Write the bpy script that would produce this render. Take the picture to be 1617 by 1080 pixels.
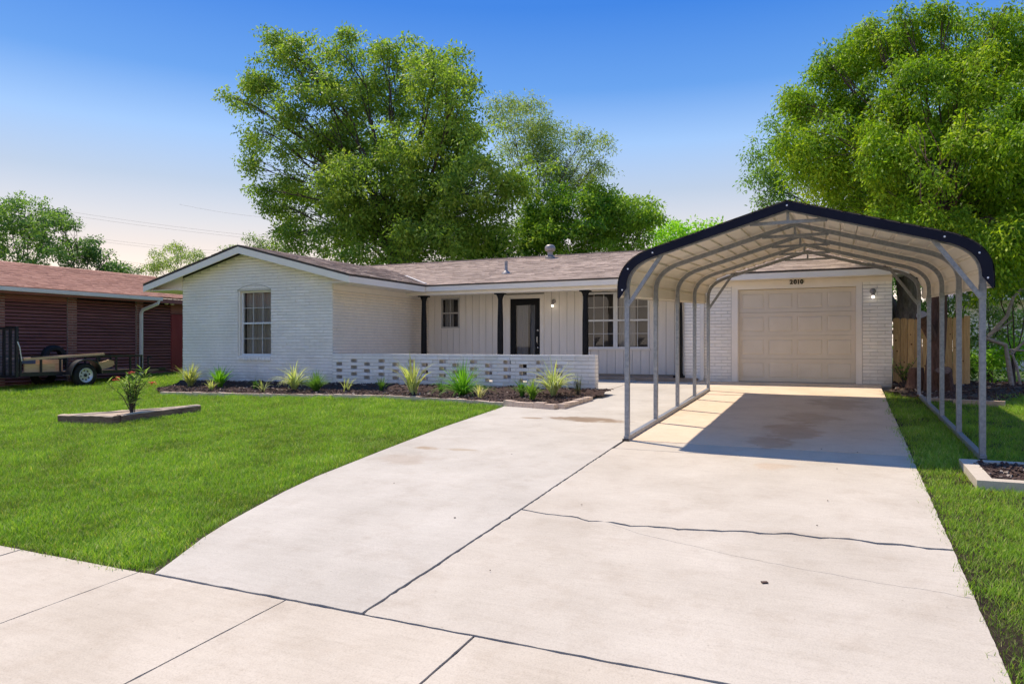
import bpy, bmesh, math, random
import numpy as np
from mathutils import Vector, Matrix, noise as mnoise

for o in list(bpy.data.objects):
    bpy.data.objects.remove(o)
SC = bpy.context.scene
COL = SC.collection
R = math.radians

# ------------------------------------------------------------------ camera, sky, sun, exposure
FPX, HOR, ZC = 1120.0, 546.0, 0.843
PSI = math.atan(512 / 1120.0)
CP, SP = math.cos(PSI), math.sin(PSI)
cam = bpy.data.cameras.new('camera')
camo = bpy.data.objects.new('camera', cam)
COL.objects.link(camo)
camo.location = (0, 0, ZC)
camo.rotation_euler = (R(90), 0, PSI)
cam.sensor_width = 36
cam.lens = FPX * 36 / 1617
cam.shift_y = 6 / 1617
cam.clip_start = 0.1
cam.clip_end = 3000
SC.camera = camo

SUNDIR = Vector((-0.456, 0.185, 1.0)).normalized()
w = bpy.data.worlds.new('World')
SC.world = w
w.use_nodes = True
nt = w.node_tree
nt.nodes.clear()
wo = nt.nodes.new('ShaderNodeOutputWorld')
bg = nt.nodes.new('ShaderNodeBackground')
sky = nt.nodes.new('ShaderNodeTexSky')
sky.sky_type = 'NISHITA'
sky.sun_disc = False
sky.sun_elevation = math.asin(SUNDIR.z)
sky.sun_rotation = math.atan2(SUNDIR.x, SUNDIR.y)
sky.altitude = 200
sky.air_density = 1.0
sky.dust_density = 1.0
sky.ozone_density = 3.0
bg.inputs['Strength'].default_value = 0.15
# a physical sky blended with a hazy clear-sky gradient: deep blue aloft, pale warm haze low down, the same at every azimuth
EXPO = 1.2
tc = nt.nodes.new('ShaderNodeTexCoord')
sx = nt.nodes.new('ShaderNodeSeparateXYZ')
rp = nt.nodes.new('ShaderNodeValToRGB')
nt.links.new(tc.outputs['Generated'], sx.inputs[0])
nt.links.new(sx.outputs['Z'], rp.inputs[0])
cr = rp.color_ramp
SKYR = [(0.0, (1.12, .93, .78)), (0.06, (1.05, .875, .735)), (0.095, (.84, .69, .575)), (0.13, (.68, .585, .53)), (0.16, (.57, .545, .55)), (0.21, (.39, .455, .56)), (0.27, (.27, .43, .70)), (0.337, (.088, .255, .615)), (0.43, (.018, .152, .555)), (1.0, (.018, .15, .54))]
while len(cr.elements) < len(SKYR):
    cr.elements.new(0.5)
for e, (p, c) in zip(cr.elements, SKYR):
    e.position = p
    e.color = (*c, 1)
sc1 = nt.nodes.new('ShaderNodeVectorMath')
sc1.operation = 'SCALE'
sc1.inputs['Scale'].default_value = 1.33 / (2 ** EXPO * 0.15)
nt.links.new(rp.outputs[0], sc1.inputs[0])
mx = nt.nodes.new('ShaderNodeMix')
mx.data_type = 'RGBA'
mx.inputs[0].default_value = 0.94
nt.links.new(sky.outputs[0], mx.inputs[6])
nt.links.new(sc1.outputs[0], mx.inputs[7])
nt.links.new(mx.outputs[2], bg.inputs[0])
nt.links.new(bg.outputs[0], wo.inputs[0])

sl = bpy.data.lights.new('sun', 'SUN')
sl.energy = 2.35
sl.angle = R(1.0)
sl.color = (1.0, 0.875, 0.72)
so = bpy.data.objects.new('sun', sl)
COL.objects.link(so)
so.rotation_euler = SUNDIR.to_track_quat('Z', 'Y').to_euler()
so.location = SUNDIR * 60
SC.view_settings.view_transform = 'Standard'
SC.view_settings.look = 'None'
SC.view_settings.gamma = 1
SC.view_settings.use_curve_mapping = False
SC.view_settings.exposure = EXPO
SC.render.engine = 'CYCLES'
SC.cycles.max_bounces = 8
SC.cycles.transparent_max_bounces = 12


# ------------------------------------------------------------------ helpers
def at(u, v, Y):
    """the point of the plane Y seen at a survey reading of the photograph (1617 wide)"""
    r, e = (u - 808.5) / FPX, (HOR - v) / FPX
    dx, dy = r * CP - SP, r * SP + CP
    t = Y / dy
    return Vector((dx * t, Y, ZC + e * t))


def pxm(u, Y):
    r = (u - 808.5) / FPX
    return Y / (r * SP + CP) / FPX


def g(x, y):
    z = -0.722 + 0.042 * y if y < 17.19 else 0.0
    return z - 0.005 * max(0.0, -x - 6)


OFF = {}


def off(o):
    return OFF.get(o.name, Vector((0, 0, 0))) if o is not None else Vector((0, 0, 0))


def tag(o, label=None, cat=None, group=None, kind=None):
    if label: o['label'] = label
    if cat: o['category'] = cat
    if group: o['group'] = group
    if kind: o['kind'] = kind
    return o


def empty(name, loc, label=None, cat=None, group=None, kind=None):
    o = bpy.data.objects.new(name, None)
    o.empty_display_size = 0.2
    o.location = loc
    COL.objects.link(o)
    OFF[o.name] = Vector(loc)
    return tag(o, label, cat, group, kind)


def link(name, me, parent=None):
    o = bpy.data.objects.new(name, me)
    COL.objects.link(o)
    if parent is not None:
        o.parent = parent
        OFF[o.name] = off(parent)
    return o


class MB:
    def __init__(s):
        s.v, s.f, s.m, s.t = [], [], [], None

    def face(s, pts, mi=0):
        b = len(s.v)
        s.v += [tuple(p) for p in pts]
        s.f.append(tuple(range(b, b + len(pts))))
        s.m.append(mi)

    def box(s, x0, x1, y0, y1, z0, z1, mi=0):
        b = len(s.v)
        s.v += [(x0, y0, z0), (x1, y0, z0), (x1, y1, z0), (x0, y1, z0), (x0, y0, z1), (x1, y0, z1), (x1, y1, z1), (x0, y1, z1)]
        for q in ((0, 3, 2, 1), (4, 5, 6, 7), (0, 1, 5, 4), (1, 2, 6, 5), (2, 3, 7, 6), (3, 0, 4, 7)):
            s.f.append(tuple(b + i for i in q))
            s.m.append(mi)
        return s

    def obox(s, M, hx, hy, hz, mi=0):
        b = len(s.v)
        for z in (-hz, hz):
            for x, y in ((-hx, -hy), (hx, -hy), (hx, hy), (-hx, hy)):
                s.v.append(tuple(M @ Vector((x, y, z))))
        for q in ((0, 3, 2, 1), (4, 5, 6, 7), (0, 1, 5, 4), (1, 2, 6, 5), (2, 3, 7, 6), (3, 0, 4, 7)):
            s.f.append(tuple(b + i for i in q))
            s.m.append(mi)
        return s

    def beam(s, a, b, wx, wz, mi=0):
        """a straight rectangular bar from a to b, wx wide, wz deep"""
        a, b = Vector(a), Vector(b)
        d = b - a
        q = d.to_track_quat('X', 'Z').to_matrix().to_4x4()
        M = Matrix.Translation((a + b) / 2) @ q
        return s.obox(M, d.length / 2, wx / 2, wz / 2, mi)

    def tube(s, path, rad, n=8, mi=0, cap=True, rot=0.0):
        P = [Vector(p) for p in path]
        rs = rad if isinstance(rad, (list, tuple)) else [rad] * len(P)
        up = None
        rings = []
        for i, p in enumerate(P):
            d = (P[min(i + 1, len(P) - 1)] - P[max(i - 1, 0)]).normalized()
            if up is None:
                up = Vector((0, 1, 0)) if abs(d.y) < 0.9 else Vector((1, 0, 0))
            x = d.cross(up)
            if x.length < 1e-4:
                x = d.cross(Vector((0.3, 0.5, 0.8)))
            x.normalize()
            y = x.cross(d).normalized()
            up = y
            b = len(s.v)
            for k in range(n):
                a = 2 * math.pi * k / n + rot
                s.v.append(tuple(p + (x * math.cos(a) + y * math.sin(a)) * rs[i]))
            rings.append(b)
        for i in range(len(P) - 1):
            a, b = rings[i], rings[i + 1]
            for k in range(n):
                k2 = (k + 1) % n
                s.f.append((a + k, a + k2, b + k2, b + k))
                s.m.append(mi)
        if cap:
            s.f.append(tuple(rings[0] + k for k in reversed(range(n))))
            s.f.append(tuple(rings[-1] + k for k in range(n)))
            s.m += [mi, mi]
        return s

    def lathe(s, c, prof, n=20, axis='Z', mi=0):
        """prof: (radius, height) pairs about an axis through c"""
        c = Vector(c)
        rings = []
        for r, h in prof:
            b = len(s.v)
            for k in range(n):
                a = 2 * math.pi * k / n
                p = {'Z': Vector((r * math.cos(a), r * math.sin(a), h)), 'X': Vector((h, r * math.cos(a), r * math.sin(a))), 'Y': Vector((r * math.cos(a), h, r * math.sin(a)))}[axis]
                s.v.append(tuple(c + p))
            rings.append(b)
        for i in range(len(prof) - 1):
            a, b = rings[i], rings[i + 1]
            for k in range(n):
                k2 = (k + 1) % n
                s.f.append((a + k, a + k2, b + k2, b + k))
                s.m.append(mi)
        s.f.append(tuple(rings[0] + k for k in reversed(range(n))))
        s.f.append(tuple(rings[-1] + k for k in range(n)))
        s.m += [mi, mi]
        return s

    def prism(s, poly, zf0, zf1, mi=0):
        """upright prism over an XY polygon; zf0/zf1 give bottom/top heights"""
        n = len(poly)
        b = len(s.v)
        s.v += [(x, y, zf0(x, y)) for x, y in poly] + [(x, y, zf1(x, y)) for x, y in poly]
        s.f.append(tuple(b + i for i in reversed(range(n))))
        s.f.append(tuple(b + n + i for i in range(n)))
        s.m += [mi, mi]
        for i in range(n):
            j = (i + 1) % n
            s.f.append((b + i, b + j, b + n + j, b + n + i))
            s.m.append(mi)
        return s

    def build(s, name, mats, parent=None, smooth=False, flip=True, label=None):
        o_ = off(parent)
        me = bpy.data.meshes.new(name)
        me.from_pydata([(x - o_.x, y - o_.y, z - o_.z) for x, y, z in s.v], [], s.f)
        mats = mats if isinstance(mats, (list, tuple)) else [mats]
        for m in mats:
            me.materials.append(m)
        if len(mats) > 1:
            me.polygons.foreach_set('material_index', s.m)
        if s.t is not None:
            at_ = me.color_attributes.new('tint', 'FLOAT_COLOR', 'POINT')
            at_.data.foreach_set('color', np.asarray(s.t, dtype=np.float32).ravel())
        if flip and len(s.f) < 60000:
            bm = bmesh.new()
            bm.from_mesh(me)
            bmesh.ops.recalc_face_normals(bm, faces=bm.faces)
            bm.to_mesh(me)
            bm.free()
        if smooth:
            me.polygons.foreach_set('use_smooth', [True] * len(me.polygons))
            try:
                me.set_sharp_from_angle(angle=R(40))
            except Exception:
                pass
        me.update()
        o = link(name, me, parent)
        if label: o['label'] = label
        return o


# ------------------------------------------------------------------ materials
def newmat(name):
    m = bpy.data.materials.new(name)
    m.use_nodes = True
    n = m.node_tree.nodes
    return m, n, m.node_tree.links, n['Principled BSDF']


def ramp(n, stops):
    r = n.new('ShaderNodeValToRGB')
    e = r.color_ramp.elements
    while len(e) < len(stops):
        e.new(0.5)
    for q, (p, c) in zip(e, stops):
        q.position = p
        q.color = (*c, 1) if len(c) == 3 else c
    return r


def noisy(name, c1, c2, scale=6, rough=0.8, bump=0.0, bscale=60, stretch=(1, 1, 1), detail=6, spec=0.3, metal=0.0, rnd=0.0, big=0.0, bdist=0.01):
    m, n, L, p = newmat(name)
    geo = n.new('ShaderNodeNewGeometry')
    mp = n.new('ShaderNodeMapping')
    mp.inputs['Scale'].default_value = stretch
    L.new(geo.outputs['Position'], mp.inputs[0])
    t = n.new('ShaderNodeTexNoise')
    t.inputs['Scale'].default_value = scale
    t.inputs['Detail'].default_value = detail
    t.inputs['Roughness'].default_value = 0.62
    L.new(mp.outputs[0], t.inputs[0])
    r = ramp(n, [(0.32, c1), (0.68, c2)])
    L.new(t.outputs[0], r.inputs[0])
    col = r.outputs[0]
    if big:
        t2 = n.new('ShaderNodeTexNoise')
        t2.inputs['Scale'].default_value = scale * 0.13
        t2.inputs['Detail'].default_value = 3
        L.new(mp.outputs[0], t2.inputs[0])
        mm = n.new('ShaderNodeMapRange')
        mm.inputs[1].default_value, mm.inputs[2].default_value = 0.3, 0.7
        mm.inputs[3].default_value, mm.inputs[4].default_value = 1 - big, 1 + big
        L.new(t2.outputs[0], mm.inputs[0])
        hv = n.new('ShaderNodeHueSaturation')
        L.new(mm.outputs[0], hv.inputs['Value'])
        L.new(col, hv.inputs['Color'])
        col = hv.outputs[0]
    if rnd:
        oi = n.new('ShaderNodeObjectInfo')
        mm = n.new('ShaderNodeMapRange')
        mm.inputs[3].default_value, mm.inputs[4].default_value = 1 - rnd, 1 + rnd
        L.new(oi.outputs['Random'], mm.inputs[0])
        hv = n.new('ShaderNodeHueSaturation')
        L.new(mm.outputs[0], hv.inputs['Value'])
        L.new(col, hv.inputs['Color'])
        col = hv.outputs[0]
    L.new(col, p.inputs['Base Color'])
    p.inputs['Roughness'].default_value = rough
    p.inputs['Specular IOR Level'].default_value = spec
    p.inputs['Metallic'].default_value = metal
    if bump:
        tb = n.new('ShaderNodeTexNoise')
        tb.inputs['Scale'].default_value = bscale
        tb.inputs['Detail'].default_value = 5
        L.new(mp.outputs[0], tb.inputs[0])
        b = n.new('ShaderNodeBump')
        b.inputs['Strength'].default_value = bump
        b.inputs['Distance'].default_value = bdist
        L.new(tb.outputs[0], b.inputs['Height'])
        L.new(b.outputs[0], p.inputs['Normal'])
    return m


def grime(m, z0, z1, col, strength):
    n, L = m.node_tree.nodes, m.node_tree.links
    p = n['Principled BSDF']
    src = p.inputs['Base Color'].links[0].from_socket
    geo = n.new('ShaderNodeNewGeometry'); sp = n.new('ShaderNodeSeparateXYZ'); L.new(geo.outputs['Position'], sp.inputs[0])
    t = n.new('ShaderNodeTexNoise'); t.inputs['Scale'].default_value = 3.5; t.inputs['Detail'].default_value = 7; L.new(geo.outputs['Position'], t.inputs[0])
    a = n.new('ShaderNodeMath'); a.operation = 'MULTIPLY_ADD'; L.new(t.outputs[0], a.inputs[0]); a.inputs[1].default_value = -.7; L.new(sp.outputs[2], a.inputs[2])
    mr = n.new('ShaderNodeMapRange'); mr.inputs[1].default_value = z1 - .35; mr.inputs[2].default_value = z0 - .35; mr.inputs[3].default_value = 0; mr.inputs[4].default_value = strength
    L.new(a.outputs[0], mr.inputs[0])
    mm = n.new('ShaderNodeMix'); mm.data_type = 'RGBA'; L.new(mr.outputs[0], mm.inputs[0]); L.new(src, mm.inputs[6]); mm.inputs[7].default_value = (*col, 1)
    L.new(mm.outputs[2], p.inputs['Base Color'])


def leafmat(name, trans=0.45, rough=0.5, tcol=(1.25, 1.35, .55)):
    m, n, L, p = newmat(name)
    a = n.new('ShaderNodeAttribute')
    a.attribute_name = 'tint'
    L.new(a.outputs['Color'], p.inputs['Base Color'])
    p.inputs['Roughness'].default_value = rough
    p.inputs['Specular IOR Level'].default_value = 0.2
    tr = n.new('ShaderNodeBsdfTranslucent')
    mu = n.new('ShaderNodeMix')
    mu.data_type = 'RGBA'
    mu.blend_type = 'MULTIPLY'
    mu.inputs[0].default_value = 1
    mu.inputs[7].default_value = (*tcol, 1)
    L.new(a.outputs['Color'], mu.inputs[6])
    L.new(mu.outputs[2], tr.inputs[0])
    ms = n.new('ShaderNodeMixShader')
    ms.inputs[0].default_value = trans
    L.new(p.outputs[0], ms.inputs[1])
    L.new(tr.outputs[0], ms.inputs[2])
    L.new(ms.outputs[0], n['Material Output'].inputs[0])
    return m


def emit(name, col, s):
    m, n, L, p = newmat(name)
    p.inputs['Base Color'].default_value = (*col, 1)
    p.inputs['Emission Color'].default_value = (*col, 1)
    p.inputs['Emission Strength'].default_value = s
    return m


def glassmat(name, tint=(.55, .55, .55), refl=1.0):
    m, n, L, p = newmat(name)
    tr = n.new('ShaderNodeBsdfTransparent')
    tr.inputs[0].default_value = (*tint, 1)
    gl = n.new('ShaderNodeBsdfGlossy')
    gl.inputs['Roughness'].default_value = 0.02
    fr = n.new('ShaderNodeFresnel')
    fr.inputs[0].default_value = 1.6
    ms = n.new('ShaderNodeMixShader')
    L.new(fr.outputs[0], ms.inputs[0])
    L.new(tr.outputs[0], ms.inputs[1])
    L.new(gl.outputs[0], ms.inputs[2])
    L.new(ms.outputs[0], n['Material Output'].inputs[0])
    return m


M = {}
M['white_brick'] = noisy('painted_white_brick', (.89, .83, .745), (.94, .885, .80), 9, .6, .35, 45, rnd=.05, big=.08)
grime(M['white_brick'], -.25, .22, (.42, .34, .26), .55)
M['white_mortar'] = noisy('painted_white_mortar', (.58, .54, .49), (.70, .66, .60), 14, .75, .4, 60)  # dirty paint, darkened further to put joint shade into the colour
M['siding'] = noisy('warm_white_siding', (.80, .72, .62), (.86, .78, .68), 3, .55, .12, 40, stretch=(3, 3, .3), rnd=.02)
M['siding_gap'] = noisy('siding_groove_paint', (.42, .39, .36), (.50, .47, .43), 3, .7)
M['trim'] = noisy('warm_white_trim', (.84, .76, .65), (.89, .81, .71), 4, .5)
M['fascia'] = noisy('white_fascia_paint', (.90, .81, .68), (.93, .85, .73), 4, .5)
M['door_beige'] = noisy('beige_garage_door', (.69, .60, .475), (.74, .65, .525), 2.5, .5, .05, 60)
M['black'] = noisy('black_paint', (.008, .008, .009), (.015, .015, .016), 8, .55, .05, 50, spec=.15)
M['navy'] = noisy('navy_black_trim_metal', (.006, .007, .018), (.010, .012, .026), 3, .5, .03, 30, spec=.15)
M['galv'] = noisy('galvanised_steel', (.21, .225, .245), (.34, .355, .375), 26, .45, .06, 90, spec=.4, metal=.3, rnd=.05)
M['sheet'] = noisy('cream_roof_sheet', (.78, .70, .58), (.84, .76, .64), 2.5, .5, .04, 30, spec=.4)
M['bolt'] = noisy('white_bolt_head', (.8, .8, .8), (.9, .9, .9), 10, .35)
M['shingle'] = noisy('weathered_brown_shingle', (.36, .275, .215), (.55, .435, .35), 5, .92, .6, 90, stretch=(.6, 1.6, 1.6), big=.12, bdist=.006)
M['roof_deck'] = noisy('dark_roof_edge', (.06, .05, .05), (.10, .085, .08), 6, .9)
M['redshingle'] = noisy('faded_red_shingle', (.33, .165, .115), (.47, .26, .19), 7, .92, .6, 90, stretch=(1.2, .7, 1.2), big=.10, bdist=.006)
M['slat'] = noisy('dark_maroon_slat', (.24, .085, .072), (.33, .135, .112), 5, .55, .2, 40, stretch=(2, .3, 2), rnd=.12)
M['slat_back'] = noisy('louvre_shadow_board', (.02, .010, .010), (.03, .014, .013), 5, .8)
M['redbrick'] = noisy('dark_red_brick', (.20, .075, .055), (.31, .13, .095), 12, .85, .5, 60, rnd=.2)
M['redmortar'] = noisy('grey_mortar', (.30, .26, .23), (.42, .37, .33), 20, .9)
M['reddoor'] = noisy('red_wood_panel', (.22, .028, .030), (.29, .045, .042), 3, .6, .15, 40, stretch=(1, 1, .2))
M['gutter'] = noisy('pale_gutter_metal', (.70, .65, .57), (.78, .73, .65), 4, .45)
M['concrete'] = None
M['soil'] = noisy('dark_soil', (.035, .026, .019), (.075, .056, .040), 18, .95, .8, 60)
M['mulch'] = noisy('brown_mulch', (.026, .015, .011), (.080, .046, .034), 24, .95, .9, 50)
M['chip'] = noisy('mulch_chip', (.030, .018, .015), (.12, .075, .058), 30, .9, .4, 80, rnd=.3)
M['edging'] = noisy('tan_edging_block', (.54, .41, .30), (.68, .54, .42), 14, .9, .5, 60, rnd=.1)
M['lawnbase'] = noisy('lawn_thatch', (.12, .20, .030), (.20, .29, .05), 30, .95, .6, 80, big=.15)
M['wood_new'] = noisy('fresh_lumber', (.50, .32, .17), (.66, .46, .27), 7, .7, .2, 60, stretch=(4, .5, 4), rnd=.12)
M['fence'] = noisy('cedar_fence_board', (.42, .25, .105), (.60, .39, .18), 5, .75, .25, 60, stretch=(7, 7, .7), rnd=.16)
M['timber'] = noisy('weathered_timber', (.13, .075, .055), (.26, .17, .125), 9, .85, .6, 50, stretch=(1, 1, 4), big=.1)
M['timber_top'] = noisy('pale_timber_top', (.44, .34, .24), (.58, .46, .34), 9, .85, .5, 50)  # paler colour for the top faces of the timbers
M['bark'] = noisy('grey_brown_bark', (.055, .042, .033), (.13, .10, .082), 9, .95, 1.0, 30, stretch=(2.5, 2.5, .6), bdist=.03)
M['redbark'] = noisy('red_brown_bark', (.075, .042, .034), (.15, .088, .070), 9, .95, 1.0, 30, stretch=(3, 3, .5), bdist=.03)
M['deadwood'] = noisy('bleached_dead_wood', (.26, .21, .17), (.42, .36, .30), 12, .9, .5, 40, stretch=(1, 1, 2))
M['cutwood'] = noisy('sawn_log_face', (.36, .25, .18), (.52, .38, .28), 14, .85, .4, 60)
M['tyre'] = noisy('black_rubber', (.012, .012, .012), (.022, .022, .022), 20, .75)
M['rim'] = noisy('silver_wheel_steel', (.55, .56, .58), (.68, .69, .70), 12, .35, spec=.5, metal=.3)
M['trailer'] = noisy('black_trailer_steel', (.014, .014, .016), (.030, .029, .030), 10, .42, .1, 60, spec=.5)
M['mesh'] = noisy('grey_wire_mesh', (.20, .19, .21), (.28, .27, .29), 20, .6, metal=.3)
M['bluetarp'] = noisy('blue_folded_tarp', (.05, .08, .20), (.09, .13, .28), 14, .6, .3, 30)
M['winframe'] = noisy('white_window_frame', (.70, .69, .67), (.78, .77, .75), 6, .4)
M['muntin'] = noisy('grey_white_window_bar', (.60, .58, .55), (.68, .66, .63), 6, .5)
M['glass'] = glassmat('window_glass', (.80, .80, .80))
M['doorglass'] = glassmat('door_glass', (.65, .66, .68))
M['curtain'] = noisy('pale_grey_curtain', (.50, .47, .44), (.64, .61, .58), 3, .9, stretch=(14, 14, .3))
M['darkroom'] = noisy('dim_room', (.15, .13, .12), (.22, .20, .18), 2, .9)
M['chrome'] = noisy('satin_nickel', (.58, .57, .55), (.70, .69, .67), 20, .25, metal=.9)
M['ventmetal'] = noisy('grey_vent_metal', (.24, .22, .21), (.38, .36, .34), 14, .5, metal=.4)
M['bulb'] = emit('lit_bulb', (1.0, .93, .82), 1.6)
M['greyroof'] = noisy('grey_far_shingle', (.17, .165, .17), (.25, .24, .245), 9, .9)
M['asphalt'] = noisy('asphalt', (.045, .045, .047), (.075, .074, .073), 40, .9, .6, 120, big=.1)
M['wire'] = noisy('black_cable', (.05, .05, .05), (.08, .08, .08), 5, .6)
M['terrain'] = noisy('rough_grass_ground', (.06, .10, .025), (.12, .16, .045), 3, .95, .5, 30, big=.2)
M['leaf'] = leafmat('leaf_green')
M['grassblade'] = leafmat('grass_blade', .42, .55, (1.2, 1.3, .5))
M['flower'] = noisy('coral_red_petal', (.72, .085, .07), (.86, .17, .13), 30, .6)


def concrete_mat(name, a, b):
    m, n, L, p = newmat(name)
    geo = n.new('ShaderNodeNewGeometry')

    def nz(scale, det=6, rough=.6):
        t = n.new('ShaderNodeTexNoise')
        t.inputs['Scale'].default_value = scale
        t.inputs['Detail'].default_value = det
        t.inputs['Roughness'].default_value = rough
        L.new(geo.outputs['Position'], t.inputs[0])
        return t
    r = ramp(n, [(.30, a), (.70, b)])
    L.new(nz(1.1, 7, .62).outputs[0], r.inputs[0])
    # fine sandy speckle
    r2 = ramp(n, [(.28, (.74, .73, .71)), (.50, (.98, .98, .98)), (.74, (1.08, 1.08, 1.08))])
    L.new(nz(105, 5, .8).outputs[0], r2.inputs[0])
    m1 = n.new('ShaderNodeMix'); m1.data_type = 'RGBA'; m1.blend_type = 'MULTIPLY'; m1.inputs[0].default_value = 1
    L.new(r.outputs[0], m1.inputs[6]); L.new(r2.outputs[0], m1.inputs[7])
    # smudges and wear
    r3 = ramp(n, [(.34, (.80, .76, .72)), (.50, (1, 1, 1))])
    L.new(nz(3.2, 9, .72).outputs[0], r3.inputs[0])
    m2 = n.new('ShaderNodeMix'); m2.data_type = 'RGBA'; m2.blend_type = 'MULTIPLY'; m2.inputs[0].default_value = .42
    L.new(m1.outputs[2], m2.inputs[6]); L.new(r3.outputs[0], m2.inputs[7])
    # small dark pits
    vo = n.new('ShaderNodeTexVoronoi'); vo.inputs['Scale'].default_value = 7
    L.new(geo.outputs['Position'], vo.inputs[0])
    r4 = ramp(n, [(.025, (.30, .27, .24)), (.05, (1, 1, 1))])
    L.new(vo.outputs['Distance'], r4.inputs[0])
    m3 = n.new('ShaderNodeMix'); m3.data_type = 'RGBA'; m3.blend_type = 'MULTIPLY'; m3.inputs[0].default_value = .4
    L.new(m2.outputs[2], m3.inputs[6]); L.new(r4.outputs[0], m3.inputs[7])
    mp2 = n.new('ShaderNodeMapping'); mp2.inputs['Scale'].default_value = (1.6, 15, 1)
    L.new(geo.outputs['Position'], mp2.inputs[0])
    ts = n.new('ShaderNodeTexNoise'); ts.inputs['Scale'].default_value = 2.2; ts.inputs['Detail'].default_value = 8; ts.inputs['Roughness'].default_value = .7
    L.new(mp2.outputs[0], ts.inputs[0])
    r5 = ramp(n, [(.30, (.84, .83, .82)), (.55, (1, 1, 1)), (.75, (1.05, 1.05, 1.05))]); L.new(ts.outputs[0], r5.inputs[0])
    m4 = n.new('ShaderNodeMix'); m4.data_type = 'RGBA'; m4.blend_type = 'MULTIPLY'; m4.inputs[0].default_value = .45
    L.new(m3.outputs[2], m4.inputs[6]); L.new(r5.outputs[0], m4.inputs[7])
    col = m4.outputs[2]
    # stains with their own shapes: (x, y, rx, ry, colour, strength)
    sep = n.new('ShaderNodeSeparateXYZ'); L.new(geo.outputs['Position'], sep.inputs[0])
    wob = nz(2.4, 6, .65)
    for (x, y, rx, ry, c, s) in STAINS:
        def ax(out, c0, rr):
            q = n.new('ShaderNodeMath'); q.operation = 'SUBTRACT'; L.new(out, q.inputs[0]); q.inputs[1].default_value = c0
            d = n.new('ShaderNodeMath'); d.operation = 'DIVIDE'; L.new(q.outputs[0], d.inputs[0]); d.inputs[1].default_value = rr
            e = n.new('ShaderNodeMath'); e.operation = 'POWER'; L.new(d.outputs[0], e.inputs[0]); e.inputs[1].default_value = 2
            return e.outputs[0]
        sm = n.new('ShaderNodeMath'); sm.operation = 'ADD'
        L.new(ax(sep.outputs[0], x, rx), sm.inputs[0]); L.new(ax(sep.outputs[1], y, ry), sm.inputs[1])
        wb = n.new('ShaderNodeMath'); wb.operation = 'MULTIPLY_ADD'
        L.new(wob.outputs[0], wb.inputs[0]); wb.inputs[1].default_value = 3.2; L.new(sm.outputs[0], wb.inputs[2])
        mr = n.new('ShaderNodeMapRange'); mr.interpolation_type = 'SMOOTHSTEP'
        mr.inputs[1].default_value, mr.inputs[2].default_value = 2.55, 1.75
        mr.inputs[3].default_value, mr.inputs[4].default_value = 0, s
        L.new(wb.outputs[0], mr.inputs[0])
        mm = n.new('ShaderNodeMix'); mm.data_type = 'RGBA'; mm.blend_type = 'MULTIPLY'
        L.new(mr.outputs[0], mm.inputs[0]); L.new(col, mm.inputs[6]); mm.inputs[7].default_value = (*c, 1)
        col = mm.outputs[2]
    L.new(col, p.inputs['Base Color'])
    p.inputs['Roughness'].default_value = .85
    p.inputs['Specular IOR Level'].default_value = .25
    b1 = n.new('ShaderNodeBump'); b1.inputs['Strength'].default_value = .35; b1.inputs['Distance'].default_value = .006
    L.new(nz(45, 6, .7).outputs[0], b1.inputs['Height'])
    b2 = n.new('ShaderNodeBump'); b2.inputs['Strength'].default_value = .25; b2.inputs['Distance'].default_value = .02
    L.new(nz(6, 5, .6).outputs[0], b2.inputs['Height']); L.new(b1.outputs[0], b2.inputs['Normal'])
    L.new(b2.outputs[0], p.inputs['Normal'])
    return m


STAINS = [(-.55, 10.2, .42, .95, (.76, .64, .55), .7), (-.35, 11.6, .5, .8, (.78, .70, .63), .7), (-.75, 9.2, .3, .5, (.78, .62, .52), .6), (-.6, 7.75, .24, .22, (.92, .76, .62), .5),
          (.1, 13.6, .6, 1.1, (.72, .66, .60), .7), (-3.4, 10.35, .75, .27, (.52, .42, .33), 1.0), (-4.35, 10.25, .22, .10, (.62, .52, .42), .9),
          (-4.55, 7.45, .20, .12, (.74, .60, .46), .8), (-4.1, 7.5, .24, .10, (.76, .66, .54), .7), (-4.4, 6.8, .5, .35, (.86, .78, .72), .6)]
M['concrete'] = concrete_mat('driveway_concrete', (.51, .45, .36), (.62, .555, .455))
M['concrete_tan'] = concrete_mat('tan_dirty_shadow_lift_concrete', (.68, .53, .375), (.78, .63, .475))  # tan dirt; brightness also raised in the colour to lighten the carport shadow
M['concrete_grey'] = concrete_mat('pale_grey_concrete', (.49, .445, .37), (.60, .55, .465))
STAINS = []
M['walk'] = concrete_mat('pavement_concrete', (.52, .45, .35), (.63, .555, .445))

# ------------------------------------------------------------------ ground, road, pavement, driveway
rng = random.Random(7)


def jag(a, b, n=14, amp=.012, seed=0):
    """a straight joint from a to b broken into a slightly ragged line"""
    r = random.Random(seed)
    out = []
    n = max(n, int(math.hypot(b[0] - a[0], b[1] - a[1]) / .045))
    ph = r.uniform(0, 99)
    for i in range(n + 1):
        t = i / n
        x, y = a[0] + (b[0] - a[0]) * t, a[1] + (b[1] - a[1]) * t
        if 0 < i < n:
            w_ = mnoise.noise((i * .35 + ph, ph, 0)) * .9 + mnoise.noise((i * .06, ph, 3)) * .8 + r.uniform(-.3, .3)
            x += w_ * amp * abs(b[1] - a[1]) / max(1e-6, math.hypot(b[0] - a[0], b[1] - a[1]))
            y += w_ * amp * abs(b[0] - a[0]) / max(1e-6, math.hypot(b[0] - a[0], b[1] - a[1]))
            if r.random() < .05:
                x += r.uniform(-.5, .5) * amp; y += r.uniform(-.5, .5) * amp
        out.append((x, y))
    return out


def shift(path, dx, dy, amp=.0, seed=0):
    r = random.Random(seed)
    return [(x + dx + r.uniform(-amp, amp), y + dy + r.uniform(-amp, amp)) for x, y in path]


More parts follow.
